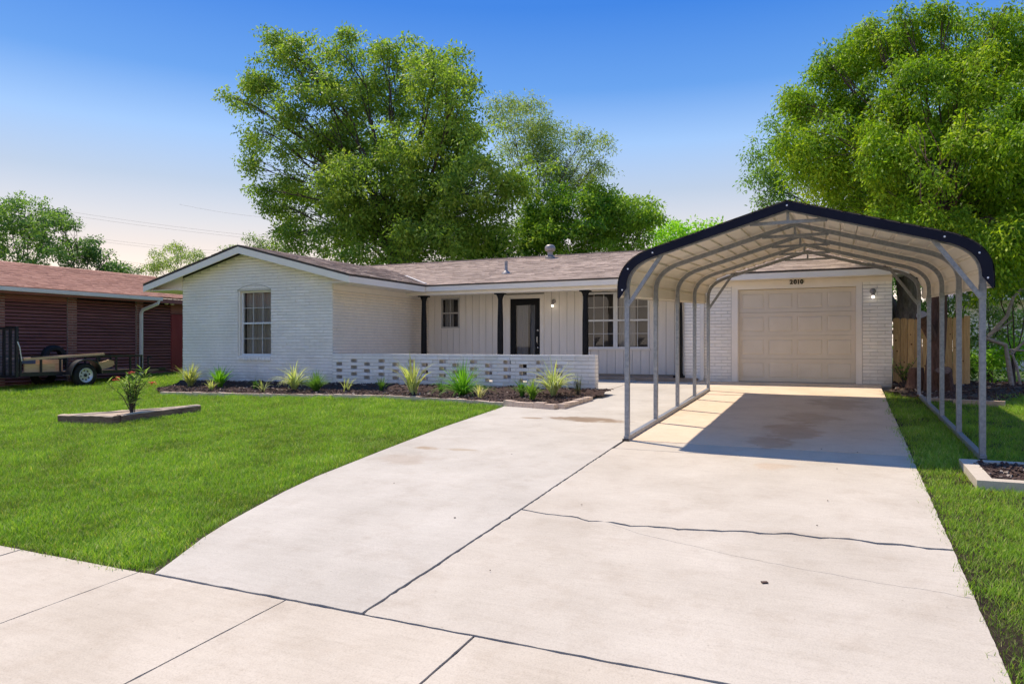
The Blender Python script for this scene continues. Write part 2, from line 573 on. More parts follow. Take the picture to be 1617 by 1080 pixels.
def plane_z(dz):
    return lambda x, y: -0.722 + 0.042 * min(y, 17.19) + dz


# far terrain sheet
xs = [-1500, -300, -80, -40] + list(np.arange(-30, 16, 2.0)) + [20, 40, 80, 300, 1500]
ys = [-1500, -300, -60, -20, -9, 0, 3, 6, 9, 12, 15, 17.19, 17.2, 20, 26, 40, 80, 300, 1500]
gv = [(x, y, (g(max(x, -30), max(y, 0)) - .12) - (.0 if abs(x) < 200 and abs(y) < 200 else .6)) for y in ys for x in xs]
gf = [(j * len(xs) + i, j * len(xs) + i + 1, (j + 1) * len(xs) + i + 1, (j + 1) * len(xs) + i) for j in range(len(ys) - 1) for i in range(len(xs) - 1)]
me = bpy.data.meshes.new('ground')
me.from_pydata(gv, [], gf)
me.materials.append(M['soil'])
ground = link('ground', me)
tag(ground, kind='structure')

mb = MB(); mb.box(-80, 60, -8.5, .62, -.95, -.86)
tag(mb.build('road', M['asphalt']), kind='structure')
mb = MB(); mb.box(-80, 60, .64, .80, -.95, -.72)
tag(mb.build('kerb', M['walk']), kind='structure')
# lawn far side of road so windows have something to mirror
mb = MB(); mb.box(-80, 60, -40, -8.6, -.95, -.75)
tag(mb.build('verge', M['terrain']), kind='structure')

pave = empty('pavement', (0, 2.4, -.6), kind='structure')
for k in range(-9, 6):
    x0, x1 = -1.63 + 1.2 * k, -1.63 + 1.2 * (k + 1)
    lo, hi = 1.87, 3.111
    r0, r1 = random.Random(100 + k), None
    L_ = jag((x0 + .006, hi), (x0 + .006, lo), 16, .004, 40 + k)
    R_ = jag((x1 - .006, lo), (x1 - .006, hi), 16, .004, 41 + k)
    B_ = jag((x0, lo), (x1, lo), 6, .004, 300 + k)
    T_ = jag((x1, hi), (x0, hi), 12, .006, 400 + k)
    poly = L_ + B_[1:-1] + R_ + T_[1:-1]
    dz = r0.uniform(-.004, .004)
    mb = MB(); mb.prism(poly, plane_z(-.11), plane_z(dz))
    mb.build('slab', M['walk'], pave)
    mb = MB(); mb.prism([(x0 + .004, .82), (x1 - .004, .82), (x1 - .004, 1.855), (x0 + .004, 1.855)], plane_z(-.11), plane_z(-.004 + dz))
    mb.build('slab', M['walk'], pave)

drive = empty('driveway', (-.8, 9, -.35), kind='structure')
XR = lambda y: .67 + .0135 * (y - 3.4)
crack1 = [(-2.345, 5.33), (-2.1, 5.27), (-1.9, 5.285), (-1.73, 5.21), (-1.55, 5.235), (-1.4, 5.20), (-1.22, 5.245), (-1.05, 5.25), (-.93, 5.285), (-.75, 5.31), (-.6, 5.365), (-.45, 5.355), (-.29, 5.43), (-.1, 5.40), (.08, 5.445), (.25, 5.41), (.4, 5.435), (.55, 5.40), (XR(5.42), 5.425)]
rr = random.Random(3)
fine = []
for (a, b) in zip(crack1[:-1], crack1[1:]):
    for t in (0, .33, .66):
        fine.append((a[0] + (b[0] - a[0]) * t, a[1] + (b[1] - a[1]) * t + rr.uniform(-.009, .009)))
crack1 = fine + [crack1[-1]]
c2 = [(-1.62, 5.235), (-1.3, 5.03), (-.9, 4.90), (-.52, 4.77), (-.25, 4.71), (0, 4.66), (.3, 4.605), (.5, 4.59), (XR(4.55), 4.545)]
c2f = []
for (a, b) in zip(c2[:-1], c2[1:]):
    for t in (0, .25, .5, .75):
        c2f.append((a[0] + (b[0] - a[0]) * t, a[1] + (b[1] - a[1]) * t + rr.uniform(-.008, .008)))
c2 = c2f + [c2[-1]]
seam = jag((-2.315, 3.125), (-2.36, 5.33), 26, .007, 11) + jag((-2.36, 5.33), (-2.44, 8.2), 20, .006, 12)[1:]
SX = lambda y: -2.315 - .0225 * (y - 3.1)


def slab(poly, mat, dz=0.0, name='slab'):
    mb = MB(); mb.prism(poly, plane_z(-.12), plane_z(dz))
    return mb.build(name, mat, drive)


seamR = [(x + .017 + rr.uniform(-.005, .005), y) for x, y in seam]
edgeR = lambda y0, y1: jag((XR(y0), y0), (XR(y1), y1), 8, .006, int(y0 * 10))
# nearest right-hand slab, split by the hairline crack
low = [p for p in seamR if p[1] < 5.30]
c1l = [p for p in crack1 if p[0] < -1.62]
c1r = [p for p in crack1 if p[0] > -1.60]
front = jag((low[0][0], 3.125), (XR(3.1), 3.125), 24, .007, 77)
slab(front + edgeR(3.13, 4.53) + [(x, y - .001) for x, y in reversed(c2)] + [(x, y - .012) for x, y in reversed(c1l)] + list(reversed(low))[:-1], M['concrete'])
slab([(x, y + .001) for x, y in c2] + edgeR(4.56, 5.40) + [(x, y - .012 - rr.uniform(0, .022)) for x, y in reversed(c1r)], M['concrete'], .0006)
mid = [p for p in seamR if 5.36 < p[1] < 8.18]
slab([(x, y + .006 + rr.uniform(0, .010)) for x, y in crack1] + edgeR(5.44, 8.19) + jag((XR(8.2), 8.195), (SX(8.2) + .02, 8.195), 16, .004, 5) + list(reversed(mid)), M['concrete'], .001)
ys_ = [8.2, 8.78, 10.3, 12.25, 14.4, 16.55]
for i, (a, b) in enumerate(zip(ys_[:-1], ys_[1:])):
    gp = .012 if i in (0, 3) else .005
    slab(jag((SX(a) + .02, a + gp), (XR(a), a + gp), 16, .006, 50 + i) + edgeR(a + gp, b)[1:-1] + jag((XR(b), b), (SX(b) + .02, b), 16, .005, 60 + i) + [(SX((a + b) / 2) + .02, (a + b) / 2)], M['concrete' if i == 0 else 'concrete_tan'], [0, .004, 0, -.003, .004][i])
# apron lip at the garage
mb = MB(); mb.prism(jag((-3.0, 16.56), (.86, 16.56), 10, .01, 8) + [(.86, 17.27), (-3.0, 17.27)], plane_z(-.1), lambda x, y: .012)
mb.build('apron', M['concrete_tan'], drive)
EDGE = [(-3.90, 3.13), (-4.02, 3.38), (-4.21, 3.77), (-4.35, 4.15), (-4.48, 4.54), (-4.64, 5.1), (-4.78, 5.7), (-4.88, 6.35), (-4.97, 7.08), (-5.08, 7.95), (-5.2, 8.97), (-5.29, 10.1), (-5.36, 11.2), (-5.40, 11.55)]
edl = [(x + rr.uniform(-.008, .008), y) for x, y in EDGE]
slab(jag((-3.90, 3.125), (seam[0][0], 3.125), 20, .008, 21) + seam[1:-1] + [(-2.445, 8.3), (-2.49, 11.28), (-4.34, 11.28), (-4.5, 11.3), (-5.35, 11.5)] + list(reversed(edl)), M['concrete_grey'], .004)
slab([(-4.33, 11.29), (-2.49, 11.29), (-2.56, 13.98), (-4.40, 13.98), (-4.30, 12.77)], M['concrete_grey'], .002)
slab([(-4.42, 13.99), (-2.56, 13.99), (-2.60, 16.9), (-4.42, 16.9)], M['concrete_grey'], .0)
mb = MB(); mb.prism([(-11.06, 14.0), (-4.43, 14.0), (-4.43, 17.0), (-11.06, 17.0)], plane_z(-.1), plane_z(.004))
mb.build('courtyard_slab', M['concrete_grey'], drive)
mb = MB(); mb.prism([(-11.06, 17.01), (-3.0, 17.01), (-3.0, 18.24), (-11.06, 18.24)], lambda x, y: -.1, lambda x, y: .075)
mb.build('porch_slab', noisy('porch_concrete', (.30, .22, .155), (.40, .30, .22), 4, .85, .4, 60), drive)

# lawns (sheets); grass grows on them further down
BEDF = [(-15.6, 13.1), (-15.1, 12.1), (-14.24, 11.6), (-12.6, 11.72), (-10.96, 11.84), (-9.4, 12.06), (-7.95, 12.12), (-6.6, 11.9), (-5.42, 11.6)]
LAWN_L = [(-32, 3.165), (-3.97, 3.165)] + [(x - .065, y) for x, y in EDGE[1:]] + list(reversed(BEDF)) + [(-15.7, 13.8), (-16.2, 13.9), (-16.2, 19), (-32, 19)]
LAWN_R = [(XR(3.1) + .030, 3.16), (14, 3.16), (14, 17.1), (2.9, 15.6), (2.2, 14.0), (1.15, 14.9), (XR(15.6) + .030, 15.9)]


def inpoly(px, py, poly):
    inside = np.zeros(px.shape, bool)
    n = len(poly)
    for i in range(n):
        x0, y0 = poly[i]
        x1, y1 = poly[(i + 1) % n]
        c = ((y0 > py) != (y1 > py)) & (px < (x1 - x0) * (py - y0) / (y1 - y0 + 1e-12) + x0)
        inside ^= c
    return inside


def sheet(name, poly, mat, dz):
    bm = bmesh.new()
    vs = [bm.verts.new((x, y, 0)) for x, y in poly]
    f = bm.faces.new(vs)
    bmesh.ops.triangulate(bm, faces=[f])
    for k in range(-32, 16, 2):
        bmesh.ops.bisect_plane(bm, geom=bm.verts[:] + bm.edges[:] + bm.faces[:], plane_co=(k, 0, 0), plane_no=(1, 0, 0))
    bmesh.ops.bisect_plane(bm, geom=bm.verts[:] + bm.edges[:] + bm.faces[:], plane_co=(0, 17.19, 0), plane_no=(0, 1, 0))
    for v in bm.verts:
        v.co.z = g(v.co.x, v.co.y) + dz
    bmesh.ops.recalc_face_normals(bm, faces=bm.faces)
    for f in bm.faces:
        if f.normal.z < 0:
            f.normal_flip()
    me = bpy.data.meshes.new(name)
    bm.to_mesh(me)
    bm.free()
    me.materials.append(mat)
    o = link(name, me)
    tag(o, kind='structure')
    return o


sheet('joint_soil', [(-11, 1.2), (7, 1.2), (7, 3.12), (.6, 3.12), (.75, 16.5), (-2.6, 16.5), (-4.3, 13.5), (-4.3, 11.4), (-5.2, 11.4), (-3.85, 3.12), (-11, 3.12)], noisy('joint_dirt', (.035, .024, .016), (.085, .060, .040), 30, .95, .8, 80), -.013)
_el = [(x, y) for x, y in EDGE]
sheet('soil_strip', [(x - .10, y) for x, y in _el] + [(x + .03, y) for x, y in reversed(_el)], M['soil'], -.026)
sheet('soil_strip', [(XR(3.14) - .03, 3.14), (XR(3.14) + .06, 3.14), (XR(16) + .06, 16.0), (XR(16) - .03, 16.0)], M['soil'], -.026)
sheet('soil_strip', [(-32, 3.10), (-3.9, 3.10), (-3.95, 3.20), (-32, 3.20)], M['soil'], -.027)
sheet('lawn', LAWN_L, M['lawnbase'], -.035)
sheet('lawn', LAWN_R, M['lawnbase'], -.035)
sheet('back_lawn', [(-32, 19.02), (-16.25, 19.02), (-16.25, 26), (1.2, 26), (1.2, 17.2), (14, 17.3), (30, 22), (30, 60), (-60, 60), (-60, 19.02)], M['terrain'], -.06)


# ------------------------------------------------------------------ the house
house = empty('house', (-7.5, 17.0, 0), 'white painted brick ranch house with brown shingle roof and black porch posts', 'house')


def brick_variants(name, mat, n=4, chip=.012):
    out = []
    for k in range(n):
        r = random.Random(900 + k)
        bm = bmesh.new()
        bmesh.ops.create_cube(bm, size=1)
        fr = [f for f in bm.faces if f.normal.y < -.5]
        res = bmesh.ops.inset_region(bm, faces=fr, thickness=.06, depth=0)
        for v in bm.verts:
            edge = abs(v.co.x) > .49 or abs(v.co.z) > .49
            if v.co.y < -.49:
                if edge:
                    v.co.y += .22
                v.co.y += r.uniform(-.10, .10)
                v.co.x += r.uniform(-.006, .006)
                v.co.z += r.uniform(-.035, .035)
        me = bpy.data.meshes.new(name)
        bm.to_mesh(me)
        bm.free()
        me.materials.append(mat)
        me.polygons.foreach_set('use_smooth', [False] * len(me.polygons))
        out.append(me)
    return out


BRK = brick_variants('brick', M['white_brick'])


def lay(parent, plane, c, a0, a1, z0, z1, holes=(), course=.0765, blen=.29, face=-1, top=None, limit=0, proud=.017, meshes=BRK, seed=0, mat=None, name='brick', rest='bricks', depth=.03, prefer=None, joint=.014):
    """running-bond brick skin on the plane x=c ('x') or y=c ('y'), from a0 to a1; the first LIMIT bricks are single parts, the rest one part"""
    r = random.Random(seed)
    cells = []
    rows = int(math.ceil((z1 - z0) / course - 1e-6))
    for j in range(rows):
        za, zb = z0 + j * course, min(z0 + (j + 1) * course, z1 + .0001)
        if zb - za < .02: continue
        lo, hi = a0, a1
        if top is not None:
            lo, hi = top(zb, a0, a1)
            if hi - lo < .05: continue
        s = a0 - (blen / 2 if j % 2 else 0)
        while s < hi - .001:
            q0, q1 = max(s, lo), min(s + blen, hi)
            s += blen
            if q1 - q0 < .03: continue
            segs = [(q0, q1)]
            for (h0, h1, y0, y1) in holes:
                if zb > y0 + .012 and za < y1 - .012:
                    ns = []
                    for (u, v) in segs:
                        if v <= h0 or u >= h1: ns.append((u, v)); continue
                        if h0 - u > .03: ns.append((u, h0))
                        if v - h1 > .03: ns.append((h1, v))
                    segs = ns
            for (u, v) in segs:
                cells.append((u, v, za, zb))
    if prefer: cells.sort(key=prefer)
    o_ = off(parent)
    mb = MB()
    for i, (u, v, za, zb) in enumerate(cells):
        L_, H_ = (v - u) - joint * .4, (zb - za) - joint
        cx, cz = (u + v) / 2, (za + zb) / 2
        pr = proud * r.uniform(.75, 1.25)
        if plane == 'y':
            loc = Vector((cx, c + face * (pr - depth / 2), cz))
            rz = 0 if face < 0 else math.pi
        else:
            loc = Vector((c + face * (pr - depth / 2), cx, cz))
            rz = math.pi / 2 if face > 0 else -math.pi / 2
        if i < limit:
            o = link(name, r.choice(meshes), parent)
            o.location = loc - o_
            o.scale = (L_, depth, H_)
            o.rotation_euler = (r.uniform(-.004, .004), r.uniform(-.003, .003), rz)
        else:
            Mx = Matrix.Translation(loc) @ Matrix.Rotation(rz, 4, 'Z') @ Matrix.Diagonal((L_, depth, H_, 1))
            src = r.choice(meshes)
            b = len(mb.v)
            mb.v += [tuple(Mx @ q.co) for q in src.vertices]
            for p in src.polygons:
                mb.f.append(tuple(b + k for k in p.vertices)); mb.m.append(0)
    if mb.f:
        o = mb.build(rest, mat or M['white_brick'], parent, flip=False)
        o['kind'] = 'stuff'
    return len(cells)


WX0, WX1, WY = -16.13, -11.08, 13.8          # front wing
GWX0, GWX1, GWZ0, GWZ1 = -14.13, -13.02, .56, 2.26
PKX, PKZ, SL = -13.80, 3.405, .2545         # wing ridge
wingz = lambda x: PKZ - SL * abs(x - PKX)   # top of wing roof
GX0, GX1, GY = -3.32, 1.09, 17.2            # garage front
DX0, DX1, DZ = -2.08, .39, 2.14
PY = 18.2                                   # porch back wall

# wall cores
mb = MB()
mb.box(WX0, GWX0, WY, WY + .2, -.35, 2.36); mb.box(GWX1, WX1, WY, WY + .2, -.35, 2.36)
mb.box(GWX0, GWX1, WY, WY + .2, -.35, GWZ0); mb.box(GWX0, GWX1, WY, WY + .2, GWZ1, 2.36)
n0 = len(mb.v)
tri = [(WX0, 2.36), (WX1, 2.36), (WX1, wingz(WX1) - .14), (PKX, PKZ - .14), (WX0, wingz(WX0) - .14)]
mb.v += [(x, WY, z) for x, z in tri] + [(x, WY + .2, z) for x, z in tri]
mb.f += [tuple(n0 + i for i in range(5)), tuple(n0 + 5 + i for i in reversed(range(5)))] + [(n0 + i, n0 + (i + 1) % 5, n0 + 5 + (i + 1) % 5, n0 + 5 + i) for i in range(5)]
mb.m += [0] * 7
mb.build('wall', M['white_mortar'], house)
mb = MB(); mb.box(WX1 - .2, WX1, WY + .2, 25, -.3, 2.42); mb.build('wall', M['white_mortar'], house)
mb = MB(); mb.box(WX0, WX0 + .2, WY + .2, 25, -.35, 2.42); mb.build('wall', M['white_mortar'], house)
mb = MB(); mb.box(WX0 + .2, GX1, 24.8, 25, -.2, 2.42); mb.build('wall', M['white_mortar'], house)
mb = MB(); mb.box(GX1 - .2, GX1, GY + .2, 24.8, -.2, 2.42); mb.build('wall', M['white_mortar'], house)
mb = MB(); mb.box(GX0, DX0 - .14, GY, GY + .2, -.2, 2.40); mb.box(DX1 + .12, GX1, GY, GY + .2, -.2, 2.40); mb.box(DX0 - .14, DX1 + .12, GY, GY + .2, DZ + .1, 2.40)
mb.build('wall', M['white_mortar'], house)
mb = MB(); mb.box(GX0, GX0 + .2, GY + .2, PY, -.1, 2.40); mb.build('wall', M['white_mortar'], house)

# brick skins: garage piers first (nearest), then the gable front
gable_top = lambda zb, a0, a1: (max(a0, PKX - (PKZ - .15 - zb) / SL), min(a1, PKX + (PKZ - .15 - zb) / SL))
lay(house, 'y', GY, DX1 + .13, GX1, -.06, 2.36, limit=62, seed=1)
lay(house, 'y', GY, GX0, DX0 - .15, -.02, 2.36, limit=60, seed=2)
lay(house, 'y', WY, WX0, WX1, -.30, 3.22, holes=[(GWX0 - .01, GWX1 + .01, GWZ0 - .075, GWZ1 + .015)], top=gable_top, limit=178, seed=3,
    prefer=lambda c: (abs((c[2] + c[3]) / 2 - 1.2) * .6 + abs((c[0] + c[1]) / 2 + 12.1)))
M['bounce_tinted_brick'] = noisy('white_brick_bounce_tint', (.80, .70, .57), (.87, .77, .64), 9, .6, .35, 45, big=.04)  # white brick with the porch's warm bounce light put into its colour
lay(house, 'x', WX1, WY, PY, -.10, 2.34, face=1, seed=4, rest='side_bricks', mat=M['bounce_tinted_brick'])
# gable window: sill row of upright bricks and the flat arch lines over it
r = random.Random(5)
for k in range(12):
    x = GWX0 + .045 + k * (GWX1 - GWX0 + .02 - .07) / 11.3
    o = link('sill_brick', r.choice(BRK), house)
    o.location = Vector((x, WY - .018, GWZ0 - .045)) - off(house)
    o.scale = (.083, .07, .085)
mb = MB()
arc = [(GWX0 - .02 + (GWX1 - GWX0 + .04) * t, WY - .016, GWZ1 + .015 + .14 * (1 - (2 * t - 1) ** 2)) for t in np.linspace(0, 1, 15)]
mb.tube(arc, .009, 5)
mb.build('arch_line', noisy('arch_joint', (.40, .39, .38), (.5, .49, .48), 9, .8), house)

# vertical siding on the porch back wall, boards one by one
def siding(x0, x1, z0, z1, Y, wd=.222, seed=0):
    mb = MB(); mb.box(x0, x1, Y, Y + .03, z0, z1)
    mb.build('siding_backing', M['siding_gap'], house)
    n = max(1, round((x1 - x0) / wd)); w_ = (x1 - x0) / n
    for k in range(n):
        mb = MB(); mb.box(x0 + k * w_ + .006, x0 + (k + 1) * w_ - .006, Y - .016, Y - .0005, z0, z1)
        mb.build('siding_board', M['siding'], house)


SW = (-10.61, -10.0, 1.36, 2.24)      # small window
FD = (-8.37, -7.46, .09, 2.16)        # front door
BW = (-6.22, -4.40, .77, 2.26)        # wide window
TZ = 2.345
siding(-11.06, SW[0], .10, TZ, PY)
siding(SW[0], SW[1], .10, SW[2], PY); siding(SW[0], SW[1], SW[3], TZ, PY)
siding(SW[1], FD[0] - .12, .10, TZ, PY)
siding(FD[1] + .12, BW[0], .10, TZ, PY)
siding(BW[0], BW[1], .10, BW[2] - .04, PY); siding(BW[0], BW[1], BW[3] + .03, TZ, PY)
siding(BW[1], GX0, .10, TZ, PY)
# structural wall behind, leaving window boxes free
mb = MB()
for a, b in ((-11.06, SW[0]), (SW[1], FD[0]), (FD[1], BW[0]), (BW[1], GX0)):
    mb.box(a, b, PY + .031, PY + .15, .0, 2.40)
mb.box(SW[0], SW[1], PY + .031, PY + .15, 0, SW[2]); mb.box(SW[0], SW[1], PY + .031, PY + .15, SW[3], 2.4)
mb.box(FD[0], FD[1], PY + .031, PY + .15, FD[3], 2.4)
mb.box(BW[0], BW[1], PY + .031, PY + .15, 0, BW[2]); mb.box(BW[0], BW[1], PY + .031, PY + .15, BW[3], 2.4)
mb.build('wall', M['siding_gap'], house)


def window(x0, x1, z0, z1, Y, cols, rows, sashes=2, curtain='full', deep=.5, fw=.045, fmat=None):
    fmat = fmat or M['winframe']
    mb = MB()
    mb.box(x0, x0 + fw, Y - .02, Y + .05, z0, z1); mb.box(x1 - fw, x1, Y - .02, Y + .05, z0, z1)
    mb.box(x0 + fw, x1 - fw, Y - .02, Y + .05, z1 - fw, z1); mb.box(x0 + fw, x1 - fw, Y - .028, Y + .05, z0, z0 + fw)
    wf = mb.build('window', fmat, house)
    h = (z1 - z0 - 2 * fw) / sashes
    mt = .013
    for s in range(sashes):
        za, zb = z0 + fw + s * h, z0 + fw + (s + 1) * h
        yo = Y + (.012 if s == sashes - 1 and sashes > 1 else -.004)
        if s > 0:
            mb = MB(); mb.box(x0 + fw, x1 - fw, Y - .016, Y + .04, za - .022, za + .022); mb.build('meeting_rail', fmat, wf)
        pw, ph = (x1 - x0 - 2 * fw) / cols, (zb - za) / rows
        for i in range(1, cols):
            mb = MB(); mb.box(x0 + fw + i * pw - mt / 2, x0 + fw + i * pw + mt / 2, yo - .008, yo + .014, za, zb); mb.build('muntin', M['muntin'], wf)
        for j in range(1, rows):
            mb = MB(); mb.box(x0 + fw, x1 - fw, yo - .0065, yo + .0125, za + j * ph - mt / 2, za + j * ph + mt / 2); mb.build('muntin', M['muntin'], wf)
        rr_ = random.Random(int(x0 * 100) + s)
        for i in range(cols):
            for j in range(rows):
                xa, xb, a, b = x0 + fw + i * pw, x0 + fw + (i + 1) * pw, za + j * ph, za + (j + 1) * ph
                t1, t2 = rr_.uniform(-.0025, .0025), rr_.uniform(-.0025, .0025)
                mb = MB(); mb.face([(xa, yo + .004 + t1, a), (xb, yo + .004, a), (xb, yo + .004 + t2, b), (xa, yo + .004, b)])
                mb.build('pane', M['glass'], wf, flip=False)
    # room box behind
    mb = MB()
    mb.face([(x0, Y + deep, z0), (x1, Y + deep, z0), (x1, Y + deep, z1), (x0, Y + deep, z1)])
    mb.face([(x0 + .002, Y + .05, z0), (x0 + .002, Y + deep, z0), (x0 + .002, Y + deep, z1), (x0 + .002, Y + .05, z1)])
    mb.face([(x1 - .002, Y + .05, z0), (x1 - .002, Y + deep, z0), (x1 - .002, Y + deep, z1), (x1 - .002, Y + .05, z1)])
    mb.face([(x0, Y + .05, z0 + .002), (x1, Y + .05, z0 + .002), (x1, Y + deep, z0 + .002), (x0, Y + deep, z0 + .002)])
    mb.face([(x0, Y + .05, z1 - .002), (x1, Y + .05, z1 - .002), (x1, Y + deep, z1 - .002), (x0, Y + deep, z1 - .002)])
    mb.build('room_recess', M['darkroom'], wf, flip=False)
    spans = {'full': [(0, 1)], 'sides': [(0, .34), (.62, 1)], 'left': [(0, .55)], 'none': []}[curtain]
    for a, b in spans:
        xa, xb = x0 + fw + (x1 - x0 - 2 * fw) * a, x0 + fw + (x1 - x0 - 2 * fw) * b
        mb = MB()
        n = max(8, int((xb - xa) / .018))
        for i in range(n):
            p = [(xa + (xb - xa) * k / n) for k in (i, i + 1)]
            q = [Y + .13 + .018 * math.sin(x * 61) + .012 * math.sin(x * 23 + 1) for x in p]
            mb.face([(p[0], q[0], z0 + .01), (p[1], q[1], z0 + .01), (p[1], q[1], z1 - .01), (p[0], q[0], z1 - .01)])
        mb.build('curtain', M['curtain'], wf, smooth=True, flip=False)
    return wf


# gable window, set back in its brick reveal, with a wide white left jamb
mb = MB()
mb.box(GWX0 + .001, GWX0 + .05, WY + .012, WY + .12, GWZ0 + .001, GWZ1 - .001)
mb.box(GWX0 + .051, GWX1 - .001, WY + .012, WY + .12, GWZ0 + .001, GWZ0 + .03)
mb.build('window_reveal', M['trim'], house)
window(GWX0 + .052, GWX1 - .002, GWZ0 + .032, GWZ1 - .002, WY + .10, 3, 2, curtain='full')
window(SW[0], SW[1], SW[2], SW[3], PY + .0, 2, 1, curtain='left', fmat=noisy('grey_aluminium_frame', (.40, .37, .34), (.50, .47, .43), 8, .5))
mid_ = (BW[0] + BW[1]) / 2
window(BW[0], mid_ - .012, BW[2], BW[3], PY, 3, 2, curtain='none')
window(mid_ + .012, BW[1], BW[2], BW[3], PY, 3, 2, curtain='left')
mb = MB(); mb.box(mid_ - .0118, mid_ + .0118, PY - .03, PY + .1, BW[2], BW[3]); mb.build('window_mullion', M['winframe'], house)
mb = MB(); mb.box(BW[0] - .03, BW[1] + .03, PY - .06, PY - .001, BW[2] - .038, BW[2] - .002); mb.build('window_sill', M['trim'], house)
mb = MB(); mb.box(SW[0] - .02, SW[1] + .02, PY - .05, PY - .017, SW[2] - .03, SW[2] - .001); mb.build('window_sill', M['trim'], house)

# front door
fd = MB()
fd.box(FD[0], FD[0] + .16, PY + .01, PY + .055, FD[2], FD[3]); fd.box(FD[1] - .16, FD[1], PY + .01, PY + .055, FD[2], FD[3])
fd.box(FD[0] + .16, FD[1] - .16, PY + .01, PY + .055, FD[3] - .18, FD[3]); fd.box(FD[0] + .16, FD[1] - .16, PY + .01, PY + .055, FD[2], FD[2] + .24)
fdo = fd.build('front_door', M['black'], house, label='black front door with tall clear glass panel')
mb = MB(); mb.face([(FD[0] + .16, PY + .03, FD[2] + .24), (FD[1] - .16, PY + .03, FD[2] + .24), (FD[1] - .16, PY + .03, FD[3] - .18), (FD[0] + .16, PY + .03, FD[3] - .18)])
mb.build('pane', M['doorglass'], fdo, flip=False)
mb = MB()
for (a, b) in ((.0, .58), (.70, 1.0)):
    xa, xb = FD[0] + .16 + .59 * a, FD[0] + .16 + .59 * b
    for i in range(14):
        p = [xa + (xb - xa) * k / 14 for k in (i, i + 1)]
        q = [PY + .10 + .012 * math.sin(x * 70) for x in p]
        mb.face([(p[0], q[0], FD[2] + .2), (p[1], q[1], FD[2] + .2), (p[1], q[1], FD[3] - .15), (p[0], q[0], FD[3] - .15)])
mb.build('curtain', noisy('sheer_grey_curtain', (.42, .42, .43), (.54, .54, .55), 3, .9, stretch=(14, 14, .3)), fdo, smooth=True, flip=False)
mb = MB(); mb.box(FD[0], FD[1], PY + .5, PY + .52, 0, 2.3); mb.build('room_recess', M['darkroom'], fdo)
mb = MB()
mb.lathe((FD[1] - .075, PY + .01, FD[2] + 1.18), [(.028, 0), (.030, -.015), (.012, -.03)], 12, 'Y')
mb.build('deadbolt', M['chrome'], fdo, smooth=True)
mb = MB(); mb.tube([(FD[1] - .075, PY + .008, FD[2] + 1.02), (FD[1] - .075, PY - .05, FD[2] + 1.0), (FD[1] - .075, PY - .055, FD[2] + .86), (FD[1] - .075, PY + .008, FD[2] + .80)], .012, 8)
mb.build('handle', M['chrome'], fdo, smooth=True)
mb = MB(); mb.lathe((FD[1] - .075, PY + .01, FD[2] + .70), [(.022, 0), (.022, -.012), (.010, -.02)], 12, 'Y'); mb.build('lock', M['chrome'], fdo)
mb = MB()
mb.box(FD[0] - .12, FD[0] - .002, PY - .03, PY + .06, .08, FD[3] + .11); mb.box(FD[1] + .002, FD[1] + .12, PY - .03, PY + .06, .08, FD[3] + .11)
mb.box(FD[0] - .002, FD[1] + .002, PY - .03, PY + .06, FD[3] + .002, FD[3] + .11)
mb.build('door_casing', M['trim'], house)
mb = MB(); mb.box(FD[0] - .02, FD[1] + .02, PY - .05, PY + .08, .076, FD[2] - .002); mb.build('threshold', M['chrome'], house)

# porch posts: square-ish tapered turned posts with flared capitals
for X in (-10.55, -8.17, -5.78, -3.42):
    mb = MB()
    z0, Yp = .078, 17.12
    mb.box(X - .12, X + .12, Yp - .12, Yp + .12, z0, z0 + .05)
    mb.lathe((X, Yp, 0), [(.10, z0 + .05), (.095, z0 + .09), (.080, z0 + .10), (.082, .9), (.078, 1.5), (.064, 1.98), (.064, 2.08), (.074, 2.12), (.085, 2.16), (.105, 2.195), (.112, 2.21)], 10)
    mb.box(X - .125, X + .125, Yp - .125, Yp + .125, 2.21, 2.245)
    mb.build('porch_post', M['black'], house, smooth=False)

# porch beam, soffits and fascia
EY, EZ, MS = 16.85, 2.515, .2585      # main eave edge, top height, slope
mainz = lambda y: EZ + MS * (y - EY)
RY = 21.8
mb = MB(); mb.box(-11.07, GX0 - .001, 16.96, 17.26, 2.247, 2.40); mb.build('porch_beam', M['trim'], house)
mb = MB(); mb.box(-11.07, 1.36, 16.90, PY + .1, 2.401, 2.415); mb.build('soffit', M['trim'], house)
mb = MB(); mb.box(-11.07, GX0 + .1, 17.27, PY + .02, 2.346, 2.36); mb.build('porch_ceiling', M['trim'], house)
mb = MB(); mb.box(-10.33, 1.40, EY, EY + .03, 2.34, 2.475); mb.build('fascia', M['trim'], house)
mb = MB(); mb.box(-10.30, 1.42, EY - .012, EY + .05, 2.478, 2.505); mb.build('drip_edge', M['roof_deck'], house)
mb = MB(); mb.box(GX0, GX1 + .001, GY - .030, GY - .013, 2.225, 2.335); mb.build('frieze_board', M['trim'], house)
mb = MB(); mb.box(GX0, GX1 + .001, GY - .045, GY - .0135, 2.338, 2.398); mb.build('frieze_moulding', M['trim'], house)


def roof_slab(name, pts, th, mat):
    mb = MB()
    n = len(pts)
    mb.v = [tuple(p) for p in pts] + [(p[0], p[1], p[2] - th) for p in pts]
    mb.f = [tuple(range(n)), tuple(reversed(range(n, 2 * n)))] + [(i, (i + 1) % n, n + (i + 1) % n, n + i) for i in range(n)]
    mb.m = [0] * len(mb.f)
    return mb.build(name, mat, house)


